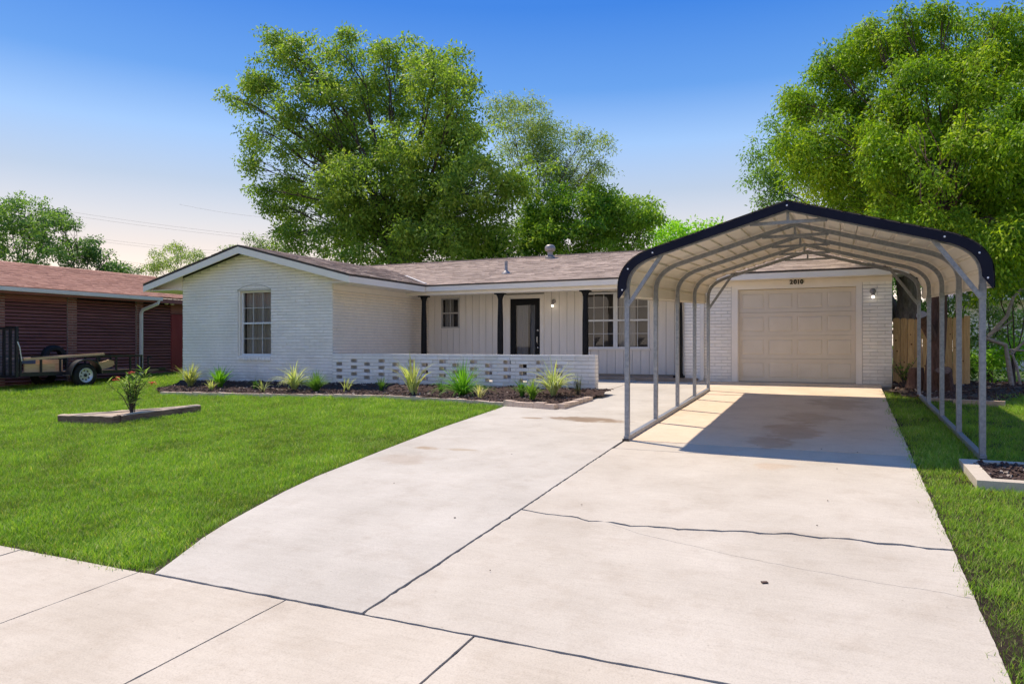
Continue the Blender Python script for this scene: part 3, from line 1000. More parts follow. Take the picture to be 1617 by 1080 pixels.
rf = roof_slab('roof', [(-17.2, EY + .03, mainz(EY + .03)), (1.40, EY + .03, mainz(EY + .03)), (1.40, RY, mainz(RY)), (-17.2, RY, mainz(RY))], .06, M['roof_deck'])
roof_slab('roof', [(-17.2, 26.4, mainz(RY) - MS * 4.6), (1.40, 26.4, mainz(RY) - MS * 4.6), (1.40, RY + .002, mainz(RY)), (-17.2, RY + .002, mainz(RY))], .06, M['shingle'])
RX0, RX1, RYF, RYB = -17.26, -10.34, 13.46, 20.6
rw = roof_slab('roof', [(RX1, RYF, wingz(RX1)), (RX1, RYB, wingz(RX1)), (PKX, RYB, PKZ), (PKX, RYF, PKZ)], .05, M['roof_deck'])
rw2 = roof_slab('roof', [(RX0, RYF, wingz(RX0)), (RX0, RYB, wingz(RX0)), (PKX - .002, RYB, PKZ), (PKX - .002, RYF, PKZ)], .05, M['roof_deck'])


def shingles(P0, ex, ey, nrm, L, H, parent, seed, keep=None, expo=.14, tab=.30, mat=None):
    """courses of separate tabs on a roof plane: P0 the low corner, ex along the eave, ey up the slope"""
    r = random.Random(seed)
    mb = MB()
    rows = int(H / expo)
    for j in range(rows):
        s = -r.uniform(0, tab)
        while s < L:
            w_ = tab * r.uniform(.6, 1.25)
            a, b = max(s, 0), min(s + w_, L)
            s += w_
            if b - a < .03: continue
            th = .009 + r.uniform(0, .010)
            y0, y1 = j * expo - r.uniform(0, .012), (j + 1) * expo + .02
            p = lambda u, v, h: P0 + ex * u + ey * v + nrm * h
            if keep and not keep(p((a + b) / 2, (y0 + y1) / 2, 0)): continue
            q = [p(a + .002, y0, .001), p(b - .002, y0, .001), p(b - .002, y0, th), p(a + .002, y0, th), p(b - .002, min(y1, H), .003), p(a + .002, min(y1, H), .003)]
            k = len(mb.v)
            mb.v += [tuple(x) for x in q]
            mb.f += [(k, k + 1, k + 2, k + 3), (k + 3, k + 2, k + 4, k + 5), (k + 1, k + 4, k + 2), (k, k + 3, k + 5)]
            mb.m += [0] * 4
    o = mb.build('shingles', mat or M['shingle'], parent, flip=False)
    o['kind'] = 'stuff'
    return o


X_, Y_, Z_ = Vector((1, 0, 0)), Vector((0, 1, 0)), Vector((0, 0, 1))
up = Vector((0, 1, MS)).normalized()
shingles(Vector((-17.2, EY - .02, mainz(EY - .02))), X_, up, X_.cross(up), 18.62, (RY - EY + .02) * math.sqrt(1 + MS * MS), rf, 31, keep=lambda p: p.z > wingz(p.x) - .08 or p.x > -10.34)
upw = Vector((-1, 0, SL)).normalized()
hw = (RX1 - PKX) * math.sqrt(1 + SL * SL)
shingles(Vector((RX1 + .02, RYF - .02, wingz(RX1 + .02))), Y_, upw, Y_.cross(upw), RYB - RYF, hw + .02, rw, 32)
upl = Vector((1, 0, SL)).normalized()
shingles(Vector((RX0 - .02, RYB, wingz(RX0 - .02))), Y_ * -1, upl, (Y_ * -1).cross(upl), RYB - RYF + .02, hw + .02, rw2, 33)
# ridge caps
mb = MB()
for k in range(62):
    x = -17.0 + k * .3
    mb.box(x, x + .31, RY - .12, RY + .12, mainz(RY) - .02, mainz(RY) + .012 + .004 * (k % 2))
o = mb.build('ridge_caps', M['shingle'], rf); o['kind'] = 'stuff'
# rake boards on the gable and side fascias of the wing
for sgn, xe in ((-1, RX0), (1, RX1)):
    mb = MB()
    a, b = (PKX, PKZ - .052), (xe, wingz(xe) - .052)
    pts = [(a[0], a[1]), (b[0], b[1]), (b[0], b[1] - .16), (a[0], a[1] - .165)]
    if sgn < 0: pts[0], pts[3] = (PKX - .001, pts[0][1]), (PKX - .001, pts[3][1])
    n0 = len(mb.v)
    mb.v += [(x, RYF + .002, z) for x, z in pts] + [(x, RYF + .035, z) for x, z in pts]
    mb.f += [(0, 1, 2, 3), (7, 6, 5, 4), (0, 4, 5, 1), (1, 5, 6, 2), (2, 6, 7, 3), (3, 7, 4, 0)]
    mb.m += [0] * 6
    mb.build('rake_board', M['fascia'], house)
mb = MB(); mb.box(RX1 - .032, RX1 - .002, RYF + .036, 16.9, wingz(RX1) - .20, wingz(RX1) - .052); mb.build('fascia', M['trim'], house)
mb = MB(); mb.box(RX0 + .002, RX0 + .032, RYF + .036, 25, wingz(RX0) - .20, wingz(RX0) - .052); mb.build('fascia', M['fascia'], house)
mb = MB(); mb.box(WX1 + .015, RX1 - .033, RYF + .036, 16.95, 2.335, 2.35); mb.build('soffit', M['trim'], house)
mb = MB(); mb.box(RX0 + .033, WX0 - .015, RYF + .036, 25, 2.335, 2.35); mb.build('soffit', M['fascia'], house)
for xa, xb in ((RX0 + .034, WX0 - .002), (WX1 + .002, RX1 - .034)):
    mb = MB()
    q = [(xa, 2.332), (xb, 2.332), (xb, wingz(xb) - .088), (xa, wingz(xa) - .088)]
    mb.v = [(x, WY - .022, z) for x, z in q] + [(x, WY - .002, z) for x, z in q]
    mb.f = [(0, 1, 2, 3), (7, 6, 5, 4), (0, 4, 5, 1), (1, 5, 6, 2), (2, 6, 7, 3), (3, 7, 4, 0)]; mb.m = [0] * 6
    mb.build('eave_return', M['fascia'], house)
# sloped soffit strip under the gable overhang
for sgn, xe in ((-1, RX0 + .03), (1, RX1 - .03)):
    mb = MB()
    mb.face([(PKX, RYF + .036, PKZ - .085), (xe, RYF + .036, wingz(xe) - .085), (xe, WY, wingz(xe) - .085), (PKX, WY, PKZ - .085)])
    mb.build('gable_soffit', M['fascia'], house)
mb = MB(); mb.box(WX1 + .0155, WX1 + .03, WY + .02, PY - .02, 2.20, 2.333); mb.build('frieze_board', M['trim'], house)
# valley flashing
mb = MB()
va = Vector((RX1 - .1, EY + .06, EZ + .045)); vb_ = Vector((PKX + 1.0, 19.3, 0))
x1 = -12.2
va, vb_ = Vector((RX1 - .02, EY + (wingz(RX1 - .02) - EZ) / MS, wingz(RX1 - .02) + .035)), Vector((x1, EY + (wingz(x1) - EZ) / MS, wingz(x1) + .032))
mb.beam(va, vb_, .09, .008)
mb.build('valley_flashing', noisy('pale_flashing', (.5, .47, .45), (.6, .57, .55), 8, .5), house)

# garage door: four sections with four raised panels each
dw = DX1 - DX0
for s in range(4):
    za, zb = .02 + s * (DZ - .02) / 4, .02 + (s + 1) * (DZ - .02) / 4 - .006
    Y0 = GY + .075
    mb = MB(); mb.box(DX0, DX1, Y0 + .013, Y0 + .05, za, zb)
    pw = dw / 4
    e = .075
    xsx = [DX0] + [DX0 + k * pw for k in (1, 2, 3)] + [DX1]
    for k, x in enumerate(xsx):
        mb.box(max(DX0, x - e / 2 - (.03 if k == 4 else 0)), min(DX1, x + e / 2 + (.03 if k == 0 else 0)), Y0, Y0 + .0129, za, zb)
    mb.box(DX0 + .002, DX1 - .002, Y0 + .0006, Y0 + .0128, za, za + .075); mb.box(DX0 + .002, DX1 - .002, Y0 + .0006, Y0 + .0128, zb - .075, zb)
    so_ = mb.build('garage_door_section', M['door_beige'], house)
    for k in range(4):
        xa, xb = xsx[k] + e / 2 + (.03 if k == 0 else 0) + .022, xsx[k + 1] - e / 2 - (.03 if k == 3 else 0) - .022
        mb = MB()
        o4 = [(xa, za + .097), (xb, za + .097), (xb, zb - .097), (xa, zb - .097)]
        i4 = [(xa + .022, za + .119), (xb - .022, za + .119), (xb - .022, zb - .119), (xa + .022, zb - .119)]
        b = len(mb.v)
        mb.v += [(x, Y0 + .0128, z) for x, z in o4] + [(x, Y0 + .002, z) for x, z in i4]
        mb.f += [(4, 5, 6, 7)] + [(i, (i + 1) % 4, 4 + (i + 1) % 4, 4 + i) for i in range(4)]
        mb.m += [0] * 5
        mb.build('raised_panel', M['door_beige'], so_)
mb = MB(); mb.box(DX0, DX1, GY + .06, GY + .14, .0125, .019); mb.build('door_seal', M['black'], house)
mb = MB()
mb.box(DX0 - .14, DX0 - .002, GY - .022, GY + .17, .0125, DZ + .10); mb.box(DX1 + .002, DX1 + .12, GY - .022, GY + .17, .0125, DZ + .10)
mb.box(DX0 - .002, DX1 + .002, GY - .022, GY + .17, DZ + .002, DZ + .10)
mb.build('garage_casing', M['trim'], house)
mb = MB()
mb.box(DX0 - .06, DX0 + .012, GY + .03, GY + .0745, .0126, DZ + .001)
mb.build('garage_stop', M['siding'], house)
# house number
for k, ch in enumerate('2010'):
    cu = bpy.data.curves.new('house_number', 'FONT')
    cu.body = ch
    cu.size = .135
    cu.extrude = .008
    cu.offset = .004
    tmp = bpy.data.objects.new('tmp', cu)
    COL.objects.link(tmp)
    dg = bpy.context.evaluated_depsgraph_get()
    me = bpy.data.meshes.new_from_object(tmp.evaluated_get(dg))
    bpy.data.objects.remove(tmp)
    me.materials.clear()
    me.materials.append(M['black'])
    o = link('house_number', me, house)
    o.rotation_euler = (R(90), 0, 0)
    o.location = Vector((-.955 + (0, .082, .150, .219)[k], GY - .046, 2.232)) - off(house)
# downspout on the garage wall
mb = MB(); mb.box(-2.93, -2.84, GY - .10, GY - .035, .06, 2.30); mb.box(-2.93, -2.84, GY - .16, GY - .05, .03, .085)
mb.build('downspout', M['gutter'], house)
# roof vents
p = Vector((-8.55, 18.3, mainz(18.3)))
mb = MB(); mb.lathe(p, [(.14, -.02), (.12, .03), (.05, .09), (.045, .10), (.045, .36), (.0, .365)], 14); mb.build('vent_pipe', M['ventmetal'], house, smooth=True)
p = Vector((-8.35, 21.2, mainz(21.2)))
mb = MB(); mb.lathe(p, [(.16, -.03), (.16, .05), (.09, .10), (.085, .22), (.15, .24), (.17, .30), (.16, .38), (.11, .43), (0, .45)], 16); mb.build('roof_vent', M['ventmetal'], house, smooth=True)


def wall_lamp(x, y, z, label):
    t = empty('wall_lamp', (x, y, z), label, 'lamp', 'small wall lamps on the front of the white house')
    mb = MB(); mb.lathe((x, y, z), [(.062, -.001), (.062, -.018), (.045, -.030), (.02, -.04)], 16, 'Y'); mb.build('back_plate', M['ventmetal'], t, smooth=True)
    mb = MB(); mb.tube([(x, y - .03, z), (x, y - .09, z + .02), (x, y - .105, z - .04)], .012, 8); mb.lathe((x, y - .105, z - .10), [(.022, 0), (.034, .01), (.034, .06), (.015, .075)], 12); mb.build('socket', M['ventmetal'], t, smooth=True)
    mb = MB(); mb.lathe((x, y - .105, z - .16), [(.004, 0), (.024, .012), (.030, .032), (.018, .06)], 12); mb.build('bulb', M['bulb'], t, smooth=True)


wall_lamp(.72, GY - .013, 2.02, 'lit metal wall lamp on the brick pier right of the garage door')
wall_lamp(-7.05, PY - .017, 2.06, 'lit metal wall lamp on the siding beside the black front door')

# ------------------------------------------------------------------ low porch wall with openings
pw = empty('porch_wall', (-7.7, 13.9, -.2), 'low white brick wall pierced with staggered square openings before the porch', 'wall')
PX0, PX1, PT = WX1, -4.45, .655
CS = .0788
cols_u = [536, 559, 580, 603, 625, 650, 671, 699, 720, 748, 772, 801, 826, 853, 882]
holes = []
for k, u in enumerate(cols_u):
    xc = at(u, 585, WY).x
    base = 1 if k % 2 else 2          # how many courses below the coping row the first opening lies
    for m_ in range(3):
        zt = PT - .05 - (base + .0 + 2 * m_) * CS
        holes.append((xc - .085, xc + .085, zt - CS, zt))
zb0 = PT - .05 - 11 * CS
for k in range(11):
    # mortar bed rows as the wall's core, open where a brick is left out
    za, zb = zb0 + k * CS, zb0 + (k + 1) * CS
    hs = sorted((h[0], h[1]) for h in holes if h[2] < za + .02 < h[3])
    cuts = [PX0] + [x for h in hs for x in h] + [PX1]
    mb = MB()
    for a, b in zip(cuts[::2], cuts[1::2]):
        mb.box(a, b, WY, WY + .19, za, zb)
    o = mb.build('mortar_course', M['white_mortar'], pw)
lay(pw, 'y', WY, PX0, PX1, zb0, PT - .05, holes=holes, course=CS, blen=.295, limit=300, seed=8)
r = random.Random(9)
x = PX0 + .003
while x < PX1 - .05:
    L_ = min(.295, PX1 - x)
    cz_ = r.uniform(-.0015, .0015)
    mb = MB(); mb.box(x + .002, x + L_ - .002, WY - .019, WY + .195, PT - .049, PT - .004 + cz_); mb.build('coping_brick', M['white_brick'], pw)
    x += L_
lay(pw, 'x', PX1, WY + .005, WY + .185, zb0, PT - .05, course=CS, blen=.18, face=1, limit=12, seed=10, proud=.010)

# ------------------------------------------------------------------ carport
CX = -.51
cb = lambda y: -.352 + .042 * (y - 8.83)
cp = empty('carport', (CX, 8.8, -.35), 'open steel carport over the driveway with cream roof sheets and dark blue front trim', 'carport')
_kn = [((1 - t) ** 2 * -1.955 + 2 * t * (1 - t) * -1.955 + t * t * -1.55, (1 - t) ** 2 * 1.93 + 2 * t * (1 - t) * 2.256 + t * t * 2.375) for t in [i / 9 for i in range(10)]]
PROF = [(-1.955, 1.80)] + _kn + [(0, 2.83)] + [(-x, h) for x, h in reversed(_kn)] + [(1.955, 1.80)]
MID = len(PROF) // 2


def inset(prof, d):
    out = []
    for i, (x, h) in enumerate(prof):
        a, b = prof[max(i - 1, 0)], prof[min(i + 1, len(prof) - 1)]
        tx, th = b[0] - a[0], b[1] - a[1]
        l = math.hypot(tx, th)
        out.append((x + th / l * d, h - tx / l * d))
    return out


FRAMES = [8.79, 10.355, 11.92, 13.485, 15.05]
bowp = inset(PROF, .055)
for k, y in enumerate(FRAMES):
    b0 = cb(y)
    for s in (-1, 1):
        x = CX + s * 1.90
        mb = MB(); mb.tube([(x, y, b0 + .03), (x, y, b0 + 1.80)], .040, 4, rot=math.pi / 4)
        lg = mb.build('leg', M['galv'], cp)
        mb = MB(); mb.tube([(x, y, b0 + 1.70), (x, y, b0 + 1.835)], .0445, 4, rot=math.pi / 4); mb.build('leg_sleeve', M['galv'], lg)
    path = [(CX + x, y, b0 + h) for x, h in bowp[1:-1]]
    path = [(CX - 1.90, y, b0 + 1.80)] + path + [(CX + 1.90, y, b0 + 1.80)]
    mb = MB(); mb.tube(path, .040, 4, rot=math.pi / 4); mb.build('roof_bow', M['galv'], cp)
    mb = MB(); mb.tube([(CX - .42, y + .002, b0 + 2.625), (CX + .42, y + .002, b0 + 2.625)], .026, 4, rot=math.pi / 4); mb.build('peak_brace', M['galv'], cp)
    mb = MB(); mb.tube([(CX, y + .002, b0 + 2.64), (CX, y + .002, b0 + 2.76)], .022, 4, rot=math.pi / 4); mb.build('peak_strut', M['galv'], cp)
    if k in (0, 4):
        for s in (-1, 1):
            mb = MB(); mb.tube([(CX + s * 1.88, y - .045, b0 + 1.70), (CX + s * 1.40, y - .045, b0 + 2.40)], .032, 4, rot=math.pi / 4); mb.build('corner_brace', M['galv'], cp)
for s in (-1, 1):
    x = CX + s * 1.90
    mb = MB(); mb.beam((x, 8.73, cb(8.73) + .032), (x, 15.11, cb(15.11) + .032), .06, .058); mb.build('base_rail', M['galv'], cp)
    mb = MB(); mb.box(x - .04, x + .04, 8.70, 8.728, cb(8.7) - .02, cb(8.7) + .03); mb.build('anchor', M['trailer'], cp)
# roof sheets: strips running front to back, each with three raised ribs
arcl = [0]
for a, b in zip(PROF[:-1], PROF[1:]):
    arcl.append(arcl[-1] + math.dist(a, b))


def along(s):
    for i in range(len(PROF) - 1):
        if s <= arcl[i + 1] + 1e-9:
            t = (s - arcl[i]) / (arcl[i + 1] - arcl[i])
            a, b = PROF[i], PROF[i + 1]
            tx, th = b[0] - a[0], b[1] - a[1]
            l = math.hypot(tx, th)
            return (a[0] + tx * t, a[1] + th * t, -th / l, tx / l)


half = arcl[MID]
nst = 4
for side in (0, 1):
    for q in range(nst):
        s0, s1 = q * half / nst, (q + 1) * half / nst
        if side: s0, s1 = arcl[-1] - s1, arcl[-1] - s0
        marks = {max(0, s0 - .012), min(arcl[-1], s1 + .012)}
        for i, a in enumerate(arcl):
            if s0 + .004 < a < s1 - .004: marks.add(a)
        ribs = [s0 + (s1 - s0) * f for f in (.0, .333, .667, 1.0)]
        prof = []
        for rb in ribs:
            for d, h in ((-.028, 0), (-.016, .02), (.016, .02), (.028, 0)):
                if s0 - .012 < rb + d < s1 + .012: marks.add(rb + d)
        pts, ptn = [], []
        for sv in sorted(marks):
            x, h, nx, nh = along(sv)
            lift = (.004 if q % 2 else 0) + .02 * any(abs(sv - rb) < .02 for rb in ribs)
            pts.append((CX + x + nx * lift, h + nh * lift))
            ptn.append((CX + x + nx * (lift + .003), h + nh * (lift + .003)))
        mb = MB()
        ya, yb = 8.655, 15.16
        n = len(pts)
        for (yy) in (ya, yb):
            mb.v += [(x, yy, cb(yy) + h) for x, h in pts]
        for (yy) in (ya, yb):
            mb.v += [(x, yy, cb(yy) + h) for x, h in ptn]
        for i in range(n - 1):
            mb.f += [(i, i + 1, n + i + 1, n + i), (2 * n + i, 3 * n + i, 3 * n + i + 1, 2 * n + i + 1)]
            mb.m += [0, 0]
        mb.build('roof_sheet', M['sheet'], cp, flip=False)
# front trim band following the roof edge
out_, inn = inset(PROF, -.018), inset(PROF, .082)
out_[0] = (out_[0][0], 1.78); inn[0] = (inn[0][0], 1.92); out_[-1] = (out_[-1][0], 1.78); inn[-1] = (inn[-1][0], 1.92)
for a, b in ((0, MID), (MID, len(PROF) - 1)):
    mb = MB()
    idx = list(range(a, b + 1))
    n = len(idx)
    for y in (8.632, 8.650):
        for prof in (out_, inn):
            mb.v += [(CX + prof[i][0], y, cb(y) + prof[i][1]) for i in idx]
    for i in range(n - 1):
        mb.f += [(i, i + 1, n + i + 1, n + i), (2 * n + i, 3 * n + i, 3 * n + i + 1, 2 * n + i + 1), (i, 2 * n + i, 2 * n + i + 1, i + 1), (n + i, n + i + 1, 3 * n + i + 1, 3 * n + i)]
        mb.m += [0] * 4
    mb.f += [(0, n, 3 * n, 2 * n), (n - 1, 3 * n - 1, 4 * n - 1, 2 * n - 1)]
    mb.m += [0, 0]
    # top flange
    fl = inset(PROF, -.031)
    b0 = len(mb.v)
    for y in (8.632, 8.80):
        mb.v += [(CX + fl[i][0], y, cb(y) + fl[i][1]) for i in idx]
    for i in range(n - 1):
        mb.f.append((b0 + i, b0 + i + 1, b0 + n + i + 1, b0 + n + i)); mb.m.append(0)
    mb.build('front_trim', M['navy'], cp)
cen = inset(PROF, .032)
for (x, h) in [(cen[1][0], 1.90), cen[5], cen[10], cen[MID], cen[-11], cen[-6], (cen[-2][0], 1.90)]:
    mb = MB(); mb.lathe((CX + x, 8.632, cb(8.63) + h), [(.0105, -.0005), (.010, -.006), (.004, -.008)], 10, 'Y'); mb.build('bolt', M['bolt'], cp, smooth=True)

# ------------------------------------------------------------------ neighbour's dark red house
nb = empty('neighbour_house', (-22.5, 13, -.35), 'dark red neighbouring house with horizontal louvred walls and faded red roof', 'house')
NX = -20.9
zg = -.36
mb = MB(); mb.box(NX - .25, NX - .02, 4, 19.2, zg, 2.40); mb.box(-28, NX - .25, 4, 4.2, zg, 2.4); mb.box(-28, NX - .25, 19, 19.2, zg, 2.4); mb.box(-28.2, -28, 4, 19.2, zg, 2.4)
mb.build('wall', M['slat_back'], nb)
cols_y = [(11.72, 11.98), (13.74, 14.02), (16.02, 16.28)]
bays = [(9.4, 11.72), (11.98, 13.74), (14.02, 16.02), (16.28, 17.36)]
for (a, b) in bays:
    z, k = zg + .12, 0
    top = 2.30 if a > 11.9 else 2.30
    if a == 11.98 or a == 9.4: top = 2.12
    while z < top:
        mb = MB()
        mb.beam((NX + .012, a + .002, z), (NX + .012, b - .002, z), .062, .016)
        me_ = mb.build('slat', M['slat'], nb)
        # tilt like a louvre: lower edge outwards
        for v in me_.data.vertices:
            dx = v.co.x + nb.location.x - (NX + .012)
            v.co.z += -.9 * dx
        z += .098
    if top < 2.2:
        mb = MB(); mb.box(NX - .015, NX + .02, a, b, 2.15, 2.385); mb.build('header_board', M['slat'], nb)
RB = brick_variants('brick', M['redbrick'])
for (a, b) in cols_y:
    mb = MB(); mb.box(NX - .019, NX + .045, a + .004, b - .004, zg, 2.384); mb.build('pier_core', M['redmortar'], nb)
    for j in range(36):
        z = zg + .02 + j * .0765
        if z > 2.33: break
        L_ = (b - a)
        spl = [(a, a + L_)] if j % 2 else [(a, a + L_ / 2), (a + L_ / 2, b)]
        for (u, v) in spl:
            o = link('brick', rng.choice(RB), nb)
            o.location = Vector((NX + .045, (u + v) / 2, z + .033)) - off(nb)
            o.rotation_euler = (0, 0, math.pi / 2)
            o.scale = (v - u - .012, .03, .060)
mb = MB(); mb.box(NX - .015, NX + .03, 17.37, 18.35, zg, 1.93); rd = mb.build('door', M['reddoor'], nb, label='plain bright red wooden door panel')
mb = MB(); mb.box(NX - .012, NX + .022, 17.37, 18.9, 1.95, 2.38); mb.build('header_board', M['slat'], nb)
mb = MB(); mb.box(NX + .03, NX + .042, 17.38, 17.44, zg + .05, 1.92); mb.build('door_stile', M['reddoor'], rd)
# roof: eave over the louvres, ridge beyond
NE, NR = -20.46, -24.5
NS = (3.58 - 2.47) / (NE - NR)
nz_ = lambda x: 2.47 + NS * (NE - x)
mb = MB()
pts = [(NE, 3.5, nz_(NE)), (NE, 19.6, nz_(NE)), (NR, 19.6, nz_(NR)), (NR, 3.5, nz_(NR))]
mb.v = pts + [(x, y, z - .05) for x, y, z in pts]; mb.f = [(0, 1, 2, 3), (7, 6, 5, 4), (0, 4, 5, 1), (1, 5, 6, 2), (2, 6, 7, 3), (3, 7, 4, 0)]; mb.m = [0] * 6
nrf = mb.build('roof', M['redshingle'], nb)
mb = MB()
pts = [(NR - .001, 3.5, nz_(NR)), (NR - .001, 19.6, nz_(NR)), (-28.6, 19.6, nz_(NE)), (-28.6, 3.5, nz_(NE))]
mb.v = pts + [(x, y, z - .05) for x, y, z in pts]; mb.f = [(0, 1, 2, 3), (7, 6, 5, 4), (0, 4, 5, 1), (1, 5, 6, 2), (2, 6, 7, 3), (3, 7, 4, 0)]; mb.m = [0] * 6
mb.build('roof', M['redshingle'], nb)
un = Vector((-1, 0, NS)).normalized()
shingles(Vector((NE + .02, 3.5, nz_(NE + .02))), Y_, un, Y_.cross(un), 16.1, (NE - NR) * math.sqrt(1 + NS * NS), nrf, 51, mat=M['redshingle'])
mb = MB(); mb.box(NE - .012, NE + .10, 4, 16.62, 2.335, 2.355); mb.box(NE + .085, NE + .105, 4, 16.62, 2.356, 2.445); mb.box(NE - .012, NE - .002, 4, 16.62, 2.356, 2.41)
mb.box(NE - .001, NE + .084, 16.60, 16.62, 2.356, 2.445)
mb.build('gutter', M['gutter'], nb)
mb = MB(); mb.box(NE - .06, NE - .014, 4, 19.6, 2.27, 2.412); mb.build('fascia', M['slat'], nb)
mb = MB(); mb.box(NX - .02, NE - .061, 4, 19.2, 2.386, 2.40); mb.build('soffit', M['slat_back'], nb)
mb = MB()
mb.tube([(NE + .05, 16.50, 2.34), (NE + .05, 16.47, 2.24), (NX + .14, 16.18, 2.02), (NX + .12, 16.14, 1.92), (NX + .12, 16.14, zg + .1), (NX + .22, 16.10, zg + .03)], .055, 4, rot=math.pi / 4)
mb.build('downspout', M['gutter'], nb)
for y in (17.05, 17.28):
    mb = MB(); mb.lathe((NX + .12, y, 2.30), [(.02, -.0), (.055, .02), (.065, .10), (.0, .101)], 12, 'X'); mb.tube([(NX + .02, y + .1, 2.33), (NX + .12, y, 2.31)], .015, 6)
    mb.build('floodlight', M['fascia'], nb, smooth=True)

# ------------------------------------------------------------------ flatbed trailer beside the louvred wall
tr = empty('utility_trailer', (-19.6, 12.8, -.3), 'black open utility trailer with mesh ramp gate up, parked beside the louvred house', 'trailer')
TX0, TX1, TY0, TY1 = -20.45, -19.08, 11.30, 14.85
TB, TRZ = .10, .545
mb = MB()
for x in (TX0, TX1):
    mb.box(x - .035, x + .035, TY0, TY1, TB - .05, TB + .05)
mb.box(TX0 + .036, TX1 - .036, TY0, TY0 + .06, TB - .045, TB + .045); mb.box(TX0 + .036, TX1 - .036, TY1 - .06, TY1, TB - .045, TB + .045)
for y in (11.8, 12.6, 13.4, 14.1):
    mb.box(TX0 + .036, TX1 - .036, y, y + .05, TB - .04, TB + .02)
mb.build('frame', M['trailer'], tr)
for k in range(9):
    x = TX0 + .04 + k * (TX1 - TX0 - .08) / 9
    mb = MB(); mb.box(x + .003, x + .144, TY0 + .062, TY1 - .062, TB + .022, TB + .048); mb.build('deck_plank', M['timber'], tr)
for x in (TX0, TX1):
    mb = MB(); mb.beam((x, TY0 + .3, TRZ), (x, TY1, TRZ), .05, .05); mb.build('top_rail', M['trailer'], tr)
    for y in (TY0 + .03, 11.85, 12.36, 13.42, 14.0, 14.45, TY1 - .03):
        mb = MB(); mb.box(x - .022, x + .022, y - .022, y + .022, TB + .051, TRZ - .026 if y > TY0 + .1 else .62); mb.build('rail_post', M['trailer'], tr)
mb = MB(); mb.beam((TX0 + .026, TY1 - .025, TRZ), (TX1 - .026, TY1 - .025, TRZ), .05, .05); mb.build('top_rail', M['trailer'], tr)
# tongue and jack
mb = MB(); mb.beam((TX0 + .1, TY1 + .01, TB - .01), (-19.77, 16.0, TB - .02), .06, .08); mb.beam((TX1 - .1, TY1 + .01, TB - .01), (-19.77, 16.0, TB - .021), .06, .078); mb.box(-19.83, -19.71, 15.95, 16.2, TB - .06, TB + .05)
mb.build('tongue', M['trailer'], tr)
mb = MB(); mb.tube([(-19.77, 15.6, -.28), (-19.77, 15.6, .5)], .03, 8); mb.tube([(-19.77, 15.6, .48), (-19.6, 15.6, .5)], .014, 6); mb.lathe((-19.77, 15.6, -.33), [(.09, 0), (.09, .02), (.03, .05)], 12); mb.build('jack', M['trailer'], tr)


def wheel(name, c, parent, R_=.335, W=.21, sgn=1):
    c = Vector(c)
    mb = MB()
    prof = [(.20, -W / 2), (.27, -W / 2 - .005), (R_ - .02, -W / 2 + .01), (R_, -W / 2 + .04), (R_, W / 2 - .04), (R_ - .02, W / 2 - .01), (.27, W / 2 + .005), (.20, W / 2), (.185, W / 2 - .03), (.185, -W / 2 + .03)]
    t = MB()
    t.lathe(c, prof + [prof[0]], 36, 'X')
    t.f = t.f[:-2]; t.m = t.m[:-2]
    wo_ = t.build('tyre' if parent is not None and name == 'wheel' else name, M['tyre'], parent, smooth=True)
    return wo_


wt = MB()
WC = Vector((TX1 + .24, 12.86, .035))
whl = MB()
pr = [(.2, -.10), (.27, -.11), (.312, -.095), (.335, -.065), (.335, .065), (.312, .095), (.27, .11), (.2, .10), (.19, .07), (.19, -.07), (.2, -.10)]
whl.lathe(WC, pr, 40, 'X'); whl.f = whl.f[:-2]; whl.m = whl.m[:-2]
wheel_o = whl.build('wheel', M['tyre'], tr, smooth=True)
mb = MB(); mb.lathe(WC, [(.0, .045), (.05, .05), (.06, .052), (.12, .040), (.15, .065), (.178, .072), (.20, .100), (.193, .104), (.188, .07), (.19, -.06)], 32, 'X'); mb.build('rim', M['rim'], wheel_o, smooth=True)
mb = MB(); mb.lathe(WC, [(.04, .05), (.045, .075), (.03, .095), (0, .097)], 16, 'X'); mb.build('hub', M['trailer'], wheel_o, smooth=True)
for k in range(8):
    a = 2 * math.pi * k / 8 + .2
    mb = MB(); mb.lathe(WC + Vector((.056 , .128 * math.cos(a), .128 * math.sin(a))), [(.021, -.01), (.021, .006), (0, .0065)], 10, 'X'); mb.build('rim_hole', M['tyre'], wheel_o)
for k in range(5):
    a = 2 * math.pi * k / 5
    mb = MB(); mb.lathe(WC + Vector((.05, .07 * math.cos(a), .07 * math.sin(a))), [(.012, -.01), (.012, .018), (0, .02)], 6, 'X'); mb.build('lug_nut', M['rim'], wheel_o)
w2 = MB(); w2.lathe((TX0 - .15, 12.86, .035), pr, 32, 'X'); w2.f = w2.f[:-2]; w2.m = w2.m[:-2]; w2.build('wheel', M['tyre'], tr, smooth=True)
# fender
mb = MB()
n0 = 18
ring = [(math.cos(math.pi * k / n0), math.sin(math.pi * k / n0)) for k in range(n0 + 1)]
xa, xb = TX1 + .10, TX1 + .37
for (rad) in (.40, .412):
    for x in (xa, xb):
        mb.v += [(x, WC.y - rad * c_ * 1.08, WC.z + .02 + rad * s_) for c_, s_ in ring]
n = n0 + 1
for i in range(n0):
    mb.f += [(i, i + 1, n + i + 1, n + i), (2 * n + i, 3 * n + i, 3 * n + i + 1, 2 * n + i + 1), (n + i, n + i + 1, 3 * n + i + 1, 3 * n + i)]; mb.m += [0] * 3
mb.tube([(xb, WC.y - .41 * c_ * 1.08, WC.z + .02 + .41 * s_) for c_, s_ in ring], .018, 6)
mb.build('fender', M['trailer'], tr, smooth=True)
mb = MB(); mb.box(xa, xb, WC.y - .56, WC.y - .43, WC.z + .0, WC.z + .02); mb.build('fender_step', M['trailer'], tr)
